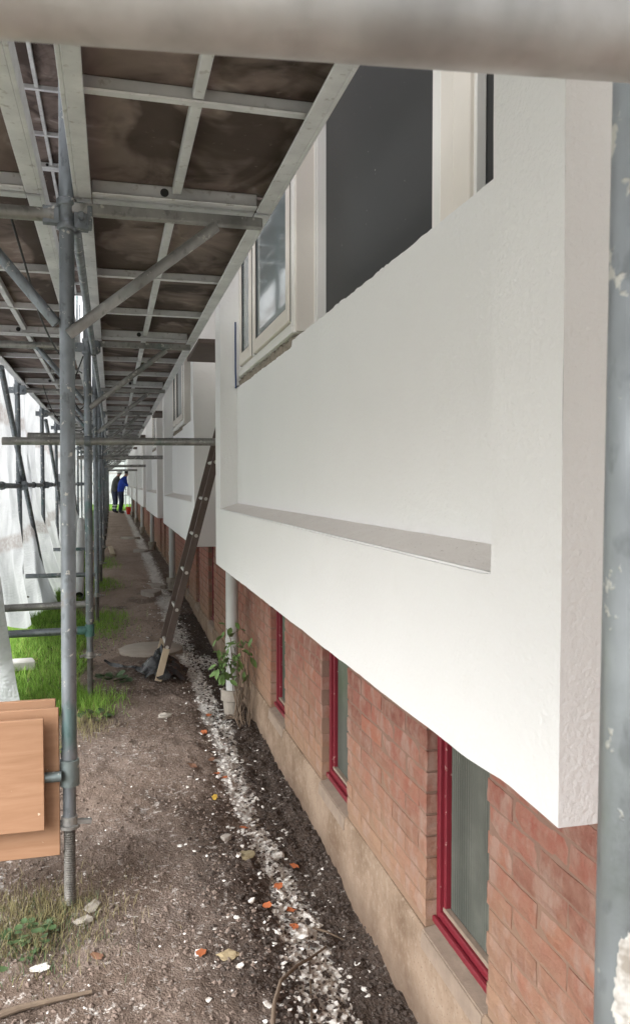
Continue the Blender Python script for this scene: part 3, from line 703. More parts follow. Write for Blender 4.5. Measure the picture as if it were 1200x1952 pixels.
def splat(ang, z0, z1, wa, seed):
    m = MB(); N, M = 40, 60; vs = []; fs = []
    for j in range(M+1):
        for i in range(N+1):
            u, v = i/N*2-1, j/M*2-1; rad = math.hypot(u, v)
            edge = .62+.75*(float(vn(math.cos(math.atan2(v, u))*1.3+9, math.sin(math.atan2(v, u))*1.3+seed, 2.6, seed, 4))-.5)
            h = .0030*max(0, 1-(rad/edge)**4)+.001*(float(vn(u, v, 7, seed, 3))-.5) if rad < edge else -.003
            a_ = ang+u*wa; vs.append(((TR+h)*math.cos(a_), (TR+h)*math.sin(a_), (z0+z1)/2+v*(z1-z0)/2))
    for j in range(M):
        for i in range(N): q = j*(N+1)+i; fs.append((q, q+1, q+N+2, q+N+1))
    m.add(vs, fs); return m.build('plaster_splash', CHIPM, post, smooth='all')
zg = gzf(.346, .476)
splat(R(228), 1.095-zg, 1.205-zg, .62, 3)
# flap boards bridging deck and gap
a = MB(); a.box(0, .30, 0, .80, 0, .03); FL = a.mesh('infill_board', FLAPM, bevel=.003)
for k in range(4):
    tag(link('infill_board', FL, None, (.545, 5.12+5.2*k, 2.40)), ORD[k]+' dark infill board bridging the deck and the wall recess', 'board', 'infill boards at the recesses')
# plywood sheets leaning at the first pole
a = MB(); a.box(-.80, -.178, 0, .018, .265, .758); tag(a.build('plywood_board', PLYO, bevel=.002), 'larger orange plywood sheet behind the first pole, partly covered', 'plywood board').location = (0, 2.70, 0)
a = MB(); a.box(-.80, -.222, 0, .015, .372, .738); tag(a.build('plywood_board', PLYO, bevel=.002), 'smaller pale orange plywood sheet in front of the larger one', 'plywood board').location = (0, 2.655, 0)
a = MB(); a.box(-.82, -.19, 0, .018, .30, .776); tag(a.build('plywood_board', PLYO, bevel=.002), 'rearmost plywood sheet of which only the top edge shows', 'plywood board').location = (0, 2.745, 0)
t_ = MB(); t_.path([(PX-.02, 2.685, .535), (-.80, 2.685, .535)], .017, 14); t_.lathe([(TR+.001, -.045), (TR+.007, -.043), (TR+.007, .043), (TR+.001, .045)], (PX+.004, 2.72, .535), 20)
tag(t_.build('board_rail', GREEN, smooth=True), 'greenish tube clamped low on the first pole holding the plywood', 'scaffold tube')

# ------------------------------------------------------------------ sheeting
def sheet(name, y0, y1, x0, amp, zlo, zhi, label, ny=160, nz=60, seed=0, lean=0):
    vs = []; fs = []
    for i in range(ny+1):
        y = y0+(y1-y0)*i/ny
        lo = zlo(y)
        for j in range(nz+1):
            v = j/nz; z = lo+(zhi-lo)*v
            x = x0+(lean(y) if callable(lean) else lean)*max(0, 1-z/1.7)**1.4+.045*math.sin(y*4.2+2.5*float(vn(y, z, .8, 120+seed, 2))+z*.8)+.02*math.sin(y*11+z*2.3+4*float(vn(y, z, 1.1, 121+seed, 2)))+(float(vn(y*1.5+z*.6, z-y*.5, 3.5, 98+seed, 2))-.5)*amp*.55+(float(vn(y, z, .7, 91+seed, 3))-.5)*amp*2+(float(vn(y, z*.5, 2.6, 95+seed, 3))-.5)*amp*.7
            vs.append((x, y, z))
    for i in range(ny):
        for j in range(nz): a = i*(nz+1)+j; fs.append((a, a+1, a+nz+2, a+nz+1))
    m = MB(); m.add(vs, fs); return tag(m.build(name, SHEET, smooth='all'), label, 'sheeting')
def zlo1(y): return float(np.interp(y, [5.6, 6.3, 7.2, 8.2, 9.3, 10.4, 11.2], [.46, .38, .26, .12, .04, .04, .10]))+.03*math.sin(y*4)
def zlo2(y): return .12+.06*math.sin(y*1.3)+.04*math.sin(y*4.1)
sheet('scaffold_sheeting', 5.3, 9.4, -.945, .07, zlo1, 6.2, 'white plastic sheeting hanging outside the scaffold, nearest length', 150, 90, 0, lambda y: float(np.interp(y, [5.3, 6.5, 9], [.05, .12, .22])))
sheet('scaffold_sheeting', 8.7, 37, -1.06, .08, zlo2, 6.2, 'farther length of white plastic sheeting running along the scaffold', 220, 70, 7, lambda y: float(np.interp(y, [8.7, 10, 14, 18], [.50, .50, .40, .12])))
sheet('scaffold_sheeting', -5, 5.25, -1.02, .08, lambda y: float(np.interp(y, [1.0, 3.2, 5.0], [1.75, 1.45, .5]))+.05*math.sin(y*2), 6.2, 'unseen white sheeting added beside the camera to dim the near light', 110, 60, 13)  # added out of view; its raised lower edge shapes the near light
# loose flap low at the left edge
m = MB(); vs = []; fs = []; N, M = 14, 26
for j in range(M+1):
    v = j/M; z = .01+.85*v+gzf(-.65, 4.95)
    for i in range(N+1):
        u = i/N; w = .12+.30*(1-v)**1.2
        x = -1.15+u*(.50+.13*(1-v)**1.2)+.0; y = 4.95+.05*math.sin(u*11+v*3)+.05*(float(vn(u*3, v*4, 2, 5, 3))-.5)
        vs.append((x, y, z))
for j in range(M):
    for i in range(N): a = j*(N+1)+i; fs.append((a, a+1, a+N+2, a+N+1))
m.add(vs, fs); tag(m.build('sheeting_flap', SHEET, smooth='all'), 'loose white sheeting flap hanging to the grass at the left edge', 'sheeting')
m = MB(); vs = []; fs = []; N = 16                                     # slanted sheet end behind the second pole
for j in range(N+1):
    for i in range(N+1):
        u, v = i/N, j/N; y = 13.2+1.6*u; z = .35+1.3*v; x = -.86+.52*(1-v)*(.3+.7*u)+.03*math.sin(u*9+v*5)
        vs.append((x, y, z))
for j in range(N):
    for i in range(N): a = j*(N+1)+i; fs.append((a, a+1, a+N+2, a+N+1))
m.add(vs, fs); tag(m.build('sheeting_flap', SHEET, smooth='all'), 'slanted translucent sheet end behind the second pole', 'sheeting')
m = MB(); vs = []; fs = []; N = 30
for j in range(N+1):
    for i in range(N+1):
        u, v = i/N, j/N; vs.append((-6+9*u, 46+.3*float(vn(u*9, v*5, 2, 3)), .3+6*v))
for j in range(N):
    for i in range(N): a = j*(N+1)+i; fs.append((a, a+1, a+N+2, a+N+1))
m.add(vs, fs); tag(m.build('end_sheeting', SHEET, smooth='all'), 'white sheeting closing off the far end beyond the lawn', 'sheeting')

# ------------------------------------------------------------------ ladder
lad = thing('ladder', 'brown ladder with a pale foot leaning into the wall recess', 'ladder', (.300, 5.60, gzf(.300, 5.6)))
d = Vector((.535, 0, 2.02)).normalized(); LL = 2.07
for yy in (0, .36):
    a = MB(); a.bar(d*.24+Vector((0, yy, 0)), d*LL+Vector((0, yy, 0)), .022, .048, up=(-d.z, 0, d.x)); a.build('stile', LADM, lad, bevel=.002)
    a = MB(); a.bar(d*0+Vector((0, yy, .004)), d*.239+Vector((0, yy, 0)), .020, .046, up=(-d.z, 0, d.x)); a.build('foot', LADF, lad, bevel=.002)
for i in range(7):
    p = d*(.25+.27*i); a = MB(); a.path([p+Vector((0, -.014, 0)), p+Vector((0, .374, 0))], .0125, 10); a.build('rung', RUNGM, lad, smooth=True)
# manhole slab and black plastic
a = MB(); a.lathe([(0, -.03), (.25, -.03), (.26, .012), (.245, .02), (0, .022)], n=40); o = a.build('manhole_slab', simple('slab_concrete', (.36, .315, .27), .9, 0, .25, 9, .4), smooth=True)
o.location = (.30, 6.60, gzf(.30, 6.60)+.004); tag(o, 'round flat concrete slab in the path behind the ladder foot', 'slab')
m = MB(); vs = []; fs = []; N = 34
for j in range(N+1):
    for i in range(N+1):
        u, v = i/N*2-1, j/N*2-1; x = .35+.24*u; y = 5.78+.26*v
        h = .16*math.exp(-(u*u*2.6+v*v*2.6))*(.4+1.3*float(vn(u*2.2, v*2.2, 2, 33, 3)))+.05*(float(vn(u, v, 6, 35, 2)))*max(0, 1-math.hypot(u, v))
        k = .8+.3*float(vn(u*2, v*2, 2, 8)); vs.append((x+.05*(float(vn(u, v, 3, 1))-.5), y, gzf(.35+.24*u, y)+h*k+.006-.03*max(0, math.hypot(u, v)-.8)))
for j in range(N):
    for i in range(N):
        u, v = (i+.5)/N*2-1, (j+.5)/N*2-1
        if math.hypot(u, v) < .70+.5*(float(vn(math.atan2(v, u)+5, 2, 2.4, 13, 2))-.3): a = j*(N+1)+i; fs.append((a, a+1, a+N+2, a+N+1))
m.add(vs, fs); o = m.build('plastic_sheet', BPLAST, smooth=True); tag(o, 'crumpled black plastic sheet lying around the ladder foot', 'plastic sheet')
m = MB()
pts = []
for i in range(16):
    u = i/15; x = .26-.33*u; y = 5.75+.30*u; pts.append((x, y, gzf(x, y)+.020+.012*math.sin(u*5)+.05*u**3))
for i in range(15):
    p, q = Vector(pts[i]), Vector(pts[i+1]); w = .05*(1-.3*i/15); n_ = Vector((.25, .75, .35+.3*math.sin(i*.7)))*w*.5
    m.add([p-n_, q-n_*.95, q+n_*.95, p+n_], [(0, 1, 2, 3)])
m.build('torn_strip', BPLAST, o, weld=.004, smooth='all')
# pale plastic pipe propped by the poles
pl = thing('plastic_pipe', 'loose pale plastic pipe propped behind the second pole', 'pipe', (-.375, 9.3, gzf(-.375, 9.3)+.05))
a = MB(); q = Vector((-.06, 2.4, .74)); a.path([(0, 0, 0), q], .050, 20, caps=False); a.path([(0, .004, 0), q], .045, 20, caps=False); a.build('tube', PVC2, pl, smooth=True)
a = MB(); a.path([q*.55, q*.60], .054, 20); a.build('sleeve', PVC2, pl, smooth=True); a = MB(); a.path([q*.02, q*.021], .0448, 18); a.build('bore_shade', GASK, pl)  # thin black plug stands for the shade inside the pipe

# red bucket
a = MB(); a.lathe([(0, 0), (.105, 0), (.145, .27), (.155, .275), (.155, .295), (.140, .295), (.1, .02), (0, .02)], n=24); o = a.build('bucket', REDB, smooth=True)
o.location = (.66, 32.4, gzf(.66, 32.4)); tag(o, 'small red bucket on the path at the workers feet', 'bucket')

# ------------------------------------------------------------------ workers
SKIN = simple('skin', (.45, .25, .18), .6, 0, .1); CBLUE = simple('blue_jacket', (.02, .06, .42), .8, 0, .3, 12); CGREY = simple('olive_grey_jacket', (.09, .095, .085), .85, 0, .3, 12)
CNAVY = simple('navy_trousers', (.035, .042, .085), .85, 0, .4, 10); REFL = simple('reflective_stripe', (.72, .74, .74), .4, 0, .1); BOOT = simple('boot_leather', (.03, .026, .024), .6)
HATW = simple('white_helmet', (.75, .75, .73), .4, 0, .05); CAPD = simple('black_cap', (.015, .015, .018), .8); HAIRM = simple('grey_hair', (.13, .11, .10), .9)
def person(loc, rz, label, jacket, hat, lean, arm, stripes):
    z0 = gzf(loc[0], loc[1]); V = []; E = []; Rr = []
    def add(p, r, par=None):
        V.append(p); Rr.append(r*(1.0 if p[2] > 1.5 else 1.14))
        if par is not None: E.append((par, len(V)-1))
        return len(V)-1
    L = lean   # local: facing +x, left = +y
    pel = add((0, 0, .95), .150); wa = add((.02*L, 0, 1.10), .140, pel); ch = add((.09*L, 0, 1.30), .155, wa); sh = add((.15*L, 0, 1.45), .115, ch); nk = add((.20*L, 0, 1.54), .055, sh); hd = add((.25*L+.01, 0, 1.62), .082, nk); tp = add((.27*L+.015, 0, 1.71), .078, hd)
    for s_ in (1, -1):
        hp = add((0, .095*s_, .88), .105, pel); kn = add((.04, .11*s_, .48), .072, hp); ca = add((.0, .115*s_, .30), .062, kn); an = add((-.02, .115*s_, .10), .048, ca); toe = add((.12, .13*s_, .045), .044, an)
        s1 = add((.15*L, .175*s_, 1.42), .072, sh); el = add(arm[0](s_), .050, s1); wr = add(arm[1](s_), .036, el); hn = add(arm[2](s_), .040, wr)
    me = bpy.data.meshes.new('body'); me.from_pydata(V, E, []); ob = bpy.data.objects.new('tmp', me); COL.objects.link(ob)
    sk = ob.modifiers.new('s', 'SKIN'); ob.modifiers.new('u', 'SUBSURF').levels = 2
    if not me.skin_vertices:
        bm = bmesh.new(); bm.from_mesh(me); bm.verts.layers.skin.verify(); bm.to_mesh(me); bm.free()
    for i, sv in enumerate(me.skin_vertices[0].data): sv.radius = (Rr[i], Rr[i]); sv.use_root = (i == 0)
    dg = bpy.context.evaluated_depsgraph_get(); me2 = bpy.data.meshes.new_from_object(ob.evaluated_get(dg)); bpy.data.objects.remove(ob)
    me2.name = 'person'
    bm = bmesh.new(); bm.from_mesh(me2)
    for s_ in (1, -1):                                            # five fingers on each hand
        h = Vector(arm[2](s_)); w = Vector(arm[1](s_)); dr = (h-w).normalized(); sd_ = dr.cross(Vector((0, 0, 1))).normalized(); dn = Vector((0, 0, -1))
        mb_ = MB()
        for fi, ln in enumerate((.065, .078, .072, .055)):
            b = h+sd_*(fi-1.5)*.019+dr*.02; mb_.path([b, b+dr*ln*.5+dn*.006, b+dr*ln*.85+dn*.03], [.009, .008, .006], 6)
        b = h-sd_*.036*s_-dr*.01; mb_.path([b, b-sd_*.02*s_+dr*.03, b-sd_*.015*s_+dr*.055+dn*.01], [.011, .010, .007], 6)
        vv = [bm.verts.new(p) for p in mb_.v]
        for f_ in mb_.f: bm.faces.new([vv[i] for i in f_])
    # nose and ears
    for (c0, c1, r_) in (((.25*L+.085, 0, 1.655), (.25*L+.118, 0, 1.625), .014), ((.25*L-.0, .078, 1.65), (.25*L-.005, .095, 1.62), .018), ((.25*L, -.078, 1.65), (.25*L-.005, -.095, 1.62), .018)):
        mb_ = MB(); mb_.path([c0, c1], [r_*.6, r_], 8); vv = [bm.verts.new(p) for p in mb_.v]
        for f_ in mb_.f: bm.faces.new([vv[i] for i in f_])
    bm.to_mesh(me2); bm.free()
    for m_ in (jacket, CNAVY, SKIN, BOOT, REFL): me2.materials.append(m_)
    hands = [Vector(arm[2](s_)) for s_ in (1, -1)]
    for p in me2.polygons:
        c_ = p.center; p.use_smooth = True
        i = 0 if c_.z > .93 else 1
        if c_.z < .10: i = 3
        if c_.z > 1.535: i = 2
        if min((c_-h).length for h in hands) < .085: i = 2
        if stripes and (.20 < c_.z < .25 or .31 < c_.z < .36): i = 4
        p.material_index = i
    rt = link('person', me2, None, (loc[0], loc[1], z0), (0, 0, rz)); tag(rt, label, 'person')
    hx = .26*L+.012
    hm = MB(); prof = [(.108, 0), (.112, .015), (.108, .05), (.088, .088), (.05, .112), (0, .12)]
    hm.lathe(prof, (hx, 0, 1.675), 20); hm.add([(hx+.085, -.08, 1.690), (hx+.17, -.05, 1.672), (hx+.18, 0, 1.670), (hx+.17, .05, 1.672), (hx+.085, .08, 1.690), (hx+.085, -.08, 1.700), (hx+.17, -.05, 1.682), (hx+.18, 0, 1.680), (hx+.17, .05, 1.682), (hx+.085, .08, 1.700)],
             [(4, 3, 2, 1, 0), (5, 6, 7, 8, 9), (0, 1, 6, 5), (1, 2, 7, 6), (2, 3, 8, 7), (3, 4, 9, 8)])
    hm.build('helmet' if hat is HATW else 'cap', hat, rt, smooth=True)
    hr = MB(); hr.lathe([(.086, 0), (.092, .03), (.090, .06)], (hx-.014, 0, 1.615), 16); hr.build('hair', HAIRM, rt, smooth=True)
    ey = MB()
    for s_ in (1, -1): ey.lathe([(0, -.008), (.008, -.004), (.008, .004), (0, .008)], (.25*L+.086, .03*s_, 1.655), 8)
    ey.build('eyes', GASK, rt)
    mo = MB(); mo.box(.25*L+.080, .25*L+.092, -.022, .022, 1.585, 1.592); mo.build('mouth', simple('lips', (.25, .1, .09), .6), rt)
    return rt
work = (lambda s_: (.20, .21*s_, 1.20), lambda s_: (.40, .14*s_, 1.12), lambda s_: (.48, .12*s_, 1.12))
person((.33, 33.2), R(-12), 'person in blue jacket, navy trousers and black cap facing the wall', CBLUE, CAPD, 1.0, work, False)
person((.09, 33.6), R(15), 'person in grey jacket and white helmet with striped trouser legs', CGREY, HATW, .8, (lambda s_: (.10, .25*s_, 1.16), lambda s_: (.30, .20*s_, 1.03), lambda s_: (.38, .18*s_, 1.02)), True)
# far scaffold tubes at the open end
for i, x in enumerate((.62, .80)):
    t_ = MB(); t_.path([(x, 39.5, gzf(x, 39.5)), (x, 39.5, 4)], .024, 10); t_.path([(x-.2, 39.5, .9+.4*i), (x+.3, 39.5, .9+.4*i)], .02, 8)
    tag(t_.build('scaffold_standard', GALV, smooth=True), ('left' if i == 0 else 'right')+' one of two poles at the far end beyond the workers', 'scaffold pole', 'poles at the far end')

# ------------------------------------------------------------------ cables
def cable(pts, lab, mat=CABLE, r=.004):
    P = [Vector(p) for p in pts]; out_ = []
    for i in range(len(P)-1):
        p0, p1, p2, p3 = P[max(i-1, 0)], P[i], P[i+1], P[min(i+2, len(P)-1)]
        for k in range(8):
            t = k/8; out_.append(.5*((2*p1)+(p2-p0)*t+(2*p0-5*p1+4*p2-p3)*t*t+(3*p1-p0-3*p2+p3)*t**3))
    out_.append(P[-1]); m_ = MB(); m_.path(out_, r, 7); tag(m_.build('cable', mat, smooth=True), lab, 'cable')
cable([(-.32, 2.75, 2.40), (-.285, 2.9, 2.26), (-.27, 3.4, 2.16), (-.225, 4.0, 2.10), (-.18, 5.25, 2.20)], 'black cable hanging in front of the upper left deck beside the first pole')
cable([(-.17, 5.2, 2.3), (-.24, 5.3, 2.10), (-.20, 5.35, 1.98), (-.14, 5.32, 2.05)], 'black cable looped below the deck behind the first pole')
cable([(-.62, 7.8, 2.42), (-.55, 7.9, 2.2), (-.45, 7.9, 2.08), (-.3, 7.9, 2.0), (-.2, 7.95, 2.1)], 'black cable sagging under the sheeted-side deck')
cable([(-.10, 10.4, 2.1), (-.12, 10.2, 1.7), (-.11, 10.3, 1.3), (-.13, 10.35, 1.0)], 'black cable running down beside the fourth pole')
cable([(.712, 4.652, 2.45), (.711, 4.648, 2.2), (.712, 4.642, 2.09), (.708, 4.62, 2.06)], 'thin blue cable at the far corner of the upper window', CABLEB, .005)

# ------------------------------------------------------------------ climber at the first downpipe
cl = thing('climbing_plant', 'green leafy climber with woody stems round the nearest downpipe', 'plant', (.775, 4.78, gzf(.775, 4.78)))
rr = random.Random(12)
def stem(pts, r):
    m_ = MB(); m_.path(pts, [r*(1-.7*i/(len(pts)-1)) for i in range(len(pts))], 7); return m_.build('stem', STEMM, cl, smooth=True)
ends = []
for i in range(18):
    p = Vector((rr.uniform(-.04, .035), rr.uniform(-.16, .10), 0)); pts = [p.copy()]; dirv = Vector((rr.uniform(-.04, .02), rr.uniform(-.04, .04), 1)); H = rr.uniform(.25, .6)
    for k in range(9):
        p = p+Vector((dirv.x*.05+rr.uniform(-.024, .018), dirv.y*.06+rr.uniform(-.032, .032), H/9)); p.x = min(p.x, .055); pts.append(p.copy())
    stem(pts, rr.uniform(.002, .006)); ends += [q for q in pts[5:] if q.z > .30]
for i in range(6):
    a_ = rr.uniform(0, 6.28); stem([(0, 0, .02), (-.08*abs(math.cos(a_)), .12*math.sin(a_), .03), (-.18*abs(math.cos(a_)), .28*math.sin(a_), .0)], .004)
lm = MB()
prof = [(0, 0), (.18, .14), (.42, .23), (.65, .20), (.85, .10), (1, 0)]
vs = [(p, w, .05*math.sin(p*3)-.0) for p, w in prof]+[(p, -w, .05*math.sin(p*3)) for p, w in prof[1:-1]]+[(p, 0, .05*math.sin(p*3)-.05) for p, w in prof[1:-1]]
fs = [(0, 10, 1), (10, 11, 2, 1), (11, 12, 3, 2), (12, 13, 4, 3), (13, 5, 4), (0, 6, 10), (6, 7, 11, 10), (7, 8, 12, 11), (8, 9, 13, 12), (9, 5, 13)]
lm.add(vs, fs); LEAF = lm.mesh('leaf', IVYL, smooth='all')
for i in range(85):
    e = rr.choice(ends); s_ = rr.uniform(.04, .08)
    off = Vector((rr.uniform(-.09, .01), rr.uniform(-.10, .08), rr.uniform(-.03, .10)))
    if i < 14: e = Vector((-.10-rr.uniform(0, .07), -.02+rr.uniform(-.05, .05), .40+rr.uniform(-.07, .05))); off = Vector((0, 0, 0)); s_ *= 1.1
    l_ = link('leaf', LEAF, cl, e+off, (rr.uniform(-.7, .7), rr.uniform(.1, 1.1), rr.uniform(0, 6.28))); l_.scale = (s_, s_, s_)
stem([(-.02, -.03, .38), (-.08, -.02, .41), (-.15, .0, .42)], .004)

# ------------------------------------------------------------------ loose stuff on the ground
def rock(rr, s, flat=.6, n=1):
    bm = bmesh.new(); bmesh.ops.create_icosphere(bm, subdivisions=n, radius=1)
    for v in bm.verts: v.co *= rr.uniform(.68, 1.22); v.co.z *= flat; v.co.x *= 1.15
    vs = [v.co.copy() for v in bm.verts]; fs = [[q.index for q in f.verts] for f in bm.faces]; bm.free(); return vs, fs
PROTO = [rock(random.Random(i), 1, .5) for i in range(6)]
OCT = []
for i in range(8):
    q = random.Random(50+i); OCT.append(([Vector((a*q.uniform(.7, 1.3), b*q.uniform(.7, 1.3), c_*q.uniform(.4, .8))) for a, b, c_ in ((1,0,0),(0,1,0),(-1,0,0),(0,-1,0),(.2,.1,1),(0,0,-1))],
                [(0,1,4),(1,2,4),(2,3,4),(3,0,4),(1,0,5),(2,1,5),(3,2,5),(0,3,5)]))
def scatter(name, n, xy, size, mat, label, seed, protos=OCT, sink=.25, smooth=False):
    r_ = np.random.default_rng(seed); X, Y = xy(r_, n); Z = gz(X, Y); V = []; F = []; o = 0
    S_ = size(r_, len(X), X, Y)
    for i in range(len(X)):
        vs, fs = protos[i % len(protos)]; s_ = S_[i]; a = r_.uniform(0, 6.28); ca, sa = math.cos(a)*s_, math.sin(a)*s_; tz = r_.uniform(-.4, .4)
        for v in vs: V.append((X[i]+v[0]*ca-v[1]*sa, Y[i]+v[0]*sa+v[1]*ca, Z[i]+(v[2]+v[0]*tz)*s_+s_*sink))
        for f in fs: F.append(tuple(q+o for q in f))
        o += len(vs)
    me = bpy.data.meshes.new(name); me.from_pydata(V, [], F); me.materials.append(mat)
    if smooth: me.polygons.foreach_set('use_smooth', [True]*len(F))
    ob = link(name, me); kind(ob, 'stuff', label); ob['category'] = 'debris'; return ob
def xy_streak(r_, n):
    Y = 1.6+np.abs(r_.uniform(0, 1, n))**1.6*9; c = .585+(vn(Y*0, Y, 1.1, 41, 2)-.5)*.12; w = .022+.035*vn(Y*0+3, Y, 1.7, 43, 2)
    X = c+r_.normal(0, 1, n)*w*np.where(r_.uniform(0, 1, n) < .22, 3.2, 1.0); k = r_.uniform(0, 1, n) < np.interp(vn(Y*0+9, Y, 1.0, 47, 2), [.25, .55], [.35, 1.0])
    k &= (X < .82) & (r_.uniform(0, 1, n) < np.interp(vn(X, Y, 14, 87, 2), [.35, .6], [.06, 1.0])); return X[k], Y[k]
def xy_all(x0, x1, y0, y1, p=1.6):
    def f(r_, n):
        Y = y0+r_.uniform(0, 1, n)**p*(y1-y0); X = r_.uniform(x0, x1, n); return X, Y
    return f
def sz(a, b, p=3): return lambda r_, n, X, Y: a+(b-a)*r_.uniform(0, 1, n)**p
scatter('plaster_chips', 13000, xy_streak, sz(.0022, .0150, 2.6), CHIPM, 'white plaster crumbs strewn in a streak along the foot of the wall', 1, PROTO, .02)
scatter('plaster_specks', 1500, xy_all(-.5, .80, 1.8, 9), sz(.0009, .0060, 5), CHIPM, 'sparse white plaster specks over the earth path', 2)
def xy_dark(r_, n):
    Y = 1.5+r_.uniform(0, 1, n)**1.5*7; X = .28+r_.uniform(0, 1, n)**.6*.56; k = (X > .58) | (Y < 3.2); return X[k], Y[k]
scatter('soil_clods', 13000, xy_dark, sz(.0025, .012, 2.6), CLOD, 'dark crumbly soil along the wall', 3)
scatter('path_grit', 14000, xy_all(-.6, .62, 1.8, 8, 1.3), sz(.0016, .010, 3), simple('path_grit', (.17, .128, .105), .95, 0, .6, 30), 'fine brown grit on the path', 4)
# single stones
BIGR = [rock(random.Random(90+i), 1, .45, 2) for i in range(5)]
def single(name, x, y, s, mat, label, cat, i=0, rz=0, grp=None, fl=1.0):
    vs, fs = BIGR[i % 5]; m_ = MB(); m_.add([(v.x*s, v.y*s*.75, v.z*s*fl) for v in vs], fs); o_ = m_.build(name, mat); o_.location = (x, y, gzf(x, y)+s*.10*fl); o_.rotation_euler = (0, 0, rz); return tag(o_, label, cat, grp)
single('stone', *g2(158, 1758), .030, STONEM, 'smooth grey cobble leaning at the foot of the first pole', 'stone', 0, .6)
single('stone', *g2(176, 1728), .034, STONEM, 'flat stone behind the cobble at the first pole', 'stone', 1, 1.2, fl=.6)
single('stone', *g2(314, 1366), .042, STONEM, 'rounded pale stone in the middle of the path', 'stone', 2, .3)
single('stone', *g2(465, 1630), .045, simple('ochre_stone', (.33, .28, .17), .9, 0, .3, 20, .5), 'flat ochre stone lump beside the white streak', 'stone', 3, .8, fl=.5)
single('stone', *g2(434, 1823), .036, simple('ochre_clay', (.34, .27, .16), .9, 0, .3, 20, .5), 'ochre clay lump low in the path centre', 'stone', 4, .2, fl=.5)
single('plaster_lump', *g2(527, 1634), .032, CHIPM, 'largest white plaster lump in the streak', 'plaster lump', 1, .4)
single('plaster_lump', *g2(572, 1778), .036, CHIPM, 'white plaster lump low in the streak near the twigs', 'plaster lump', 2, 1.4, fl=.6)
single('plaster_lump', *g2(638, 1856), .022, CHIPM, 'small white plaster lump close to the wall', 'plaster lump', 3, 2)
single('plaster_lump', *g2(76, 1846), .028, CHIPM, 'white plaster lump beside the weeds on the left', 'plaster lump', 0, .3, fl=.5)
def slab(name, x, y, w, l, h, mat, label, cat, rz=0):
    q = random.Random(int(x*997+y*31)); m_ = MB(); n = 9; t_ = [(w*math.cos(2*math.pi*i/n)*q.uniform(.7, 1.1), l*math.sin(2*math.pi*i/n)*q.uniform(.7, 1.1)) for i in range(n)]
    m_.add([(a, b, -.02) for a, b in t_]+[(a*.95, b*.95, h) for a, b in t_], [tuple(range(n-1, -1, -1)), tuple(range(n, 2*n))]+[(i, (i+1) % n, n+(i+1) % n, n+i) for i in range(n)])
    o_ = m_.build(name, mat, bevel=.002); o_.location = (x, y, gzf(x, y)+.006); o_.rotation_euler = (0, 0, rz); return tag(o_, label, cat)
GREYF = simple('broken_slab', (.38, .34, .30), .9, 0, .3, 16, .4)
slab('broken_slab', .44, 9.6, .16, .22, .03, GREYF, 'flat broken grey slab lying in the path near the second downpipe', 'slab')
slab('broken_slab', .56, 10.3, .10, .20, .035, GREYF, 'darker broken slab piece beside the second downpipe socket', 'slab', .5)
slab('broken_slab', .50, 15.0, .16, .3, .03, GREYF, 'flat slab lying before the third downpipe socket', 'slab', .2)
slab('broken_slab', .36, 18.5, .2, .3, .05, GREYF, 'far flat slab across the path before the workers', 'slab', .9)
slab('stone_chip', .43, 3.12, .028, .022, .010, GREYF, 'thin grey chip left of the white streak', 'stone', .3)
m_ = MB(); m_.box(-.04, .04, -.9, .9, 0, .05); o_ = m_.build('timber_batten', LADF, bevel=.004); o_.location = (-.02, 15.2, gzf(-.02, 15.2)+.002); o_.rotation_euler = (0, 0, .03); tag(o_, 'short timber batten lying along the left of the path', 'timber')
for (x, y, rz, lab) in ((-.66, 6.15, .3, 'pale paving block lying on the lawn between the poles'), (-.84, 6.0, .9, 'pale paving block half hidden at the sheeting edge')):
    m_ = MB(); m_.box(-.085, .085, -.05, .05, 0, .07); o_ = m_.build('paving_block', simple('pale_block', (.55, .54, .51), .9, 0, .15, 20, .3), bevel=.008); o_.location = (x, y, gzf(x, y)+.03); o_.rotation_euler = (.1, .05, rz); tag(o_, lab, 'paving block')
# sticks
def stick(pts, r, lab):
    P = [(x, y, gzf(x, y)+r*.6+dz) for x, y, dz in pts]; m_ = MB(); m_.path(P, [r*(1-.5*i/(len(P)-1)) for i in range(len(P))], 8); tag(m_.build('stick', STEMM, smooth=True), lab, 'stick')
stick([(*g2(-30, 1950), 0), (*g2(40, 1928), .004), (*g2(105, 1912), .003), (*g2(176, 1897), .004)], .011, 'bare stick lying at the lower left corner')
stick([(*g2(518, 1990), 0), (*g2(522, 1925), .012), (*g2(535, 1885), .02), (*g2(565, 1856), .02), (*g2(592, 1835), .012), (*g2(620, 1808), 0)], .007, 'bent root sticking out of the soil at the bottom')
stick([(*g2(594, 1960), 0), (*g2(592, 1890), .008), (*g2(588, 1800), .0)], .004, 'thin straight twig lying in the white crumbs')
stick([(.66, 2.6, 0), (.70, 2.56, .01), (.76, 2.55, .0)], .005, 'short twig on the dark soil near the wall')
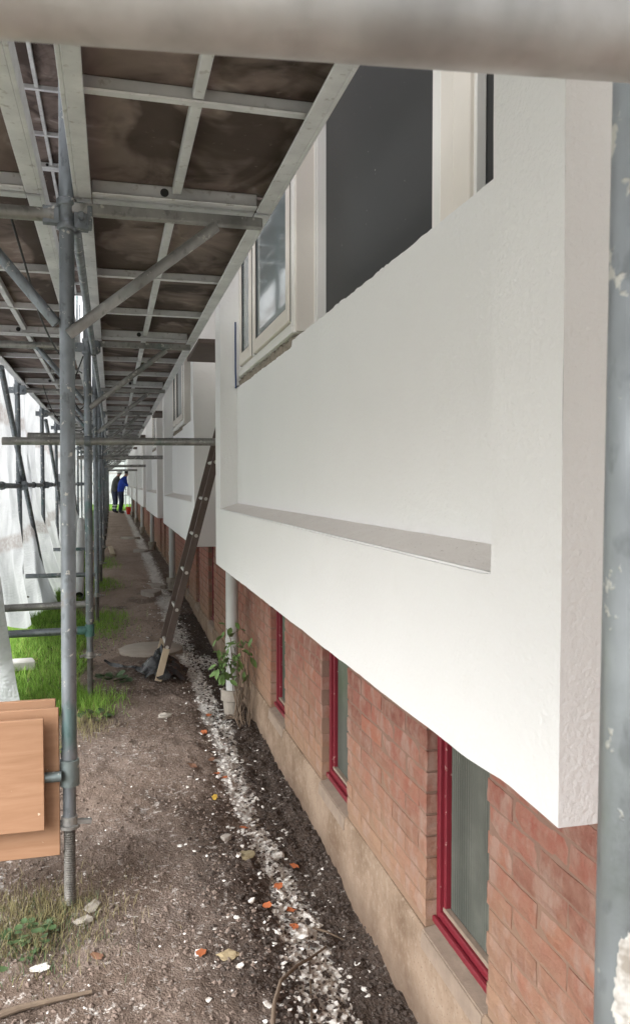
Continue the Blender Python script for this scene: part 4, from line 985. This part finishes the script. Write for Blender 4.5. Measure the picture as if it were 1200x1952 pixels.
# fallen leaves
fm = {}
def fallen(x, y, mat, lab, s=.022):
    r_ = random.Random(int(x*1000+y*77)); m_ = MB(); n = 12; vs = [(0, 0, .002)]
    for i in range(n):
        a = 2*math.pi*i/n; q = s*(1 if i % 2 else .8)*r_.uniform(.8, 1.15); vs.append((q*1.25*math.cos(a), q*.8*math.sin(a), r_.uniform(.0, .35)*s))
    m_.add(vs, [(0, i+1, (i+1) % n+1) for i in range(n)]); o_ = m_.build('fallen_leaf', mat, smooth='all'); o_.location = (x, y, gzf(x, y)+.008); o_.rotation_euler = (r_.uniform(-.2, .2), r_.uniform(-.2, .2), r_.uniform(0, 6)); tag(o_, lab, 'leaf', 'fallen leaves on the path')
LV = [(398, 1367, LEAFO, 'orange leaf near the downpipe socket'), (388, 1397, LEAFO, 'red leaf at the top of the white streak'), (403, 1452, LEAFB, 'dark red leaf left of the white streak'), (413, 1475, LEAFO, 'reddish leaf just above the largest leaf pair'),
      (426, 1488, LEAFO, 'bright orange leaf of the pair halfway along the streak'), (409, 1523, LEAFY, 'single yellow leaf left of the streak'), (465, 1582, LEAFO, 'orange leaf lying flat on the white crumbs'), (367, 1463, LEAFB, 'dark curled leaf on the bare path'),
      (561, 1655, LEAFO, 'orange leaf on the dark soil right of the streak'), (530, 1703, LEAFO, 'orange leaf in the middle of the lower streak'), (508, 1732, LEAFO, 'pale orange leaf left of the lower streak'), (552, 1741, LEAFO, 'upright reddish leaf beside white lumps'),
      (560, 1770, LEAFO, 'reddish leaf lowest on the white streak'), (383, 1822, LEAFO, 'orange leaf alone at the bottom of the path'), (185, 1828, LEAFB, 'pale brown leaf near the weeds'), (68, 1262, LEAFB, 'brown leaf lying on the lawn')]
for px, py, m_, lab in LV:
    x, y = g2(px, py); fallen(x, y, m_, lab, .020 if py > 1500 else .024)
# grass
def blades(name, X, Y, h0, h1, w, mat, label, seed, shade=(0, 1)):
    r_ = np.random.default_rng(seed); n = len(X); Z = gz(X, Y)-.006; a = r_.uniform(0, 6.28, n); ln = r_.uniform(h0, h1, n); bend = r_.uniform(.1, .9, n)*ln; b = r_.uniform(0, 6.28, n)
    wx, wy = np.cos(a)*w, np.sin(a)*w; bx, by = np.cos(b)*bend, np.sin(b)*bend; lh = np.sqrt(np.maximum(ln**2-(bend*.8)**2, (.25*ln)**2))
    P = np.stack([np.stack([X-wx, Y-wy, Z], -1), np.stack([X+wx, Y+wy, Z], -1), np.stack([X+bx*.35+wx*.7, Y+by*.35+wy*.7, Z+lh*.6], -1), np.stack([X+bx*.35-wx*.7, Y+by*.35-wy*.7, Z+lh*.6], -1), np.stack([X+bx, Y+by, Z+lh], -1)], 1).reshape(-1, 3)
    i = np.arange(n)*5; F = [(k, k+1, k+2, k+3) for k in i.tolist()]+[(k+3, k+2, k+4) for k in i.tolist()]
    me = bpy.data.meshes.new(name); me.from_pydata(P.tolist(), [], F); me.materials.append(mat)
    at = me.attributes.new('shade', 'FLOAT', 'POINT'); at.data.foreach_set('value', np.repeat(shade[0]+(shade[1]-shade[0])*r_.uniform(0, 1, n)**1.2, 5).astype(np.float32))
    ob = link(name, me); kind(ob, 'stuff', label); ob['category'] = 'grass'; return ob
r_ = np.random.default_rng(8)
n = 150000; Y = 2.9+r_.uniform(0, 1, n)**1.5*15; X = r_.uniform(-2.6, -.1, n)*np.interp(Y, [3, 18], [.75, 1.0])
k = r_.uniform(0, 1, n) < turf_mask(X, Y)**1.5*np.clip(.35+1.1*vn(X, Y, 4, 99, 3), 0, 1); blades('lawn_grass', X[k], Y[k], .03, .10, .0022, GRASS, 'bright green lawn grass left of the path under the scaffold', 9)
cl_ = []
for (cx, cy, sx, sy, nn) in ((-.14, 5.15, .09, .14, 900), (-.10, 7.7, .12, .3, 900), (-.12, 10.3, .10, .3, 700), (-.05, 8.2, .10, .2, 400), (-.1, 13, .1, .4, 500)):
    cl_.append((r_.normal(cx, sx, nn), r_.normal(cy, sy, nn)))
X = np.concatenate([c_[0] for c_ in cl_]); Y = np.concatenate([c_[1] for c_ in cl_]); blades('grass_tufts', X, Y, .03, .11, .0020, GRASS, 'grass tufts at the feet of the scaffold poles', 10, (.1, .95))
X = r_.normal(-.26, .13, 2600); Y = r_.normal(2.62, .13, 2600); blades('dry_grass', X, Y, .02, .065, .0010, DRYG, 'matted dry grass round the foot of the first pole', 11)
X = r_.normal(-.28, .12, 900); Y = r_.normal(2.55, .12, 900); blades('young_grass', X, Y, .015, .05, .0012, WEED, 'thin green grass mixed in the dry matted patch', 14, (.0, .5))
X = r_.normal(-.16, .07, 500); Y = r_.normal(4.75, .16, 500); blades('dry_tuft', X, Y, .02, .09, .0014, DRYG, 'dry stalks in front of the second pole', 12)
n = 60000; X = r_.uniform(-1.5, 2.5, n); Y = r_.uniform(37, 46, n); blades('far_lawn_grass', X[:20000], Y[:20000], .04, .12, .006, GRASS, 'bright lawn beyond the workers at the far end', 13, (.0, .6))
n = 40000; Y = 3.2+r_.uniform(0, 1, n)**1.4*12; X = r_.uniform(-1.2, .1, n); tm = turf_mask(X, Y); k = (r_.uniform(0, 1, n) < tm*(1-tm)*2.2+.06*tm); blades('dead_grass', X[k], Y[k], .02, .09, .0013, DRYG, 'dead straw mixed into the lawn edge', 15)
# weeds
def weed(x, y, n, s, lab, spread=.07):
    rt = thing('weed_plant', lab, 'plant', (x, y, gzf(x, y))); q = random.Random(int(x*991+y*37))
    if 'weed' not in fm:
        m_ = MB(); vs = [(0, 0, 0)]; N = 14
        for i in range(N+1):
            a = -2.5+5.0*i/N; w = (1 if i % 2 else .82); vs.append((.5+.5*math.cos(a)*w, .55*math.sin(a)*w, .10*w*abs(math.sin(a))))
        vs.append((.45, 0, -.04)); c_ = len(vs)-1; fs = [(c_, i, i+1) for i in range(1, N+1)]+[(c_, N+1, 0), (c_, 0, 1)]; m_.add(vs, fs); fm['weed'] = m_.mesh('leaf', WEED, smooth='all')
    for i in range(n):
        a = q.uniform(0, 6.28); d_ = spread*math.sqrt(q.uniform(0, 1)); l_ = link('leaf', fm['weed'], rt, (d_*math.cos(a), d_*math.sin(a), q.uniform(.012, .07)*(1.2-d_/spread)), (q.uniform(-.4, .4), q.uniform(-.5, .1), a+q.uniform(-.6, .6))); k_ = s*q.uniform(.6, 1.2); l_.scale = (k_, k_, k_)
weed(*g2(62, 1790), 26, .030, 'low green rosette weed at the lower left edge'); weed(*g2(8, 1835), 14, .026, 'smaller weed rosette cut by the left edge'); weed(-.03, 5.62, 26, .06, 'dull green weed clump right of the second pole', .11); weed(-.12, 4.85, 14, .05, 'withered weed leaves before the second pole', .08)
print('objects', len(bpy.data.objects), 'tris', sum(len(m.loop_triangles) or len(m.polygons)*2 for m in bpy.data.meshes))
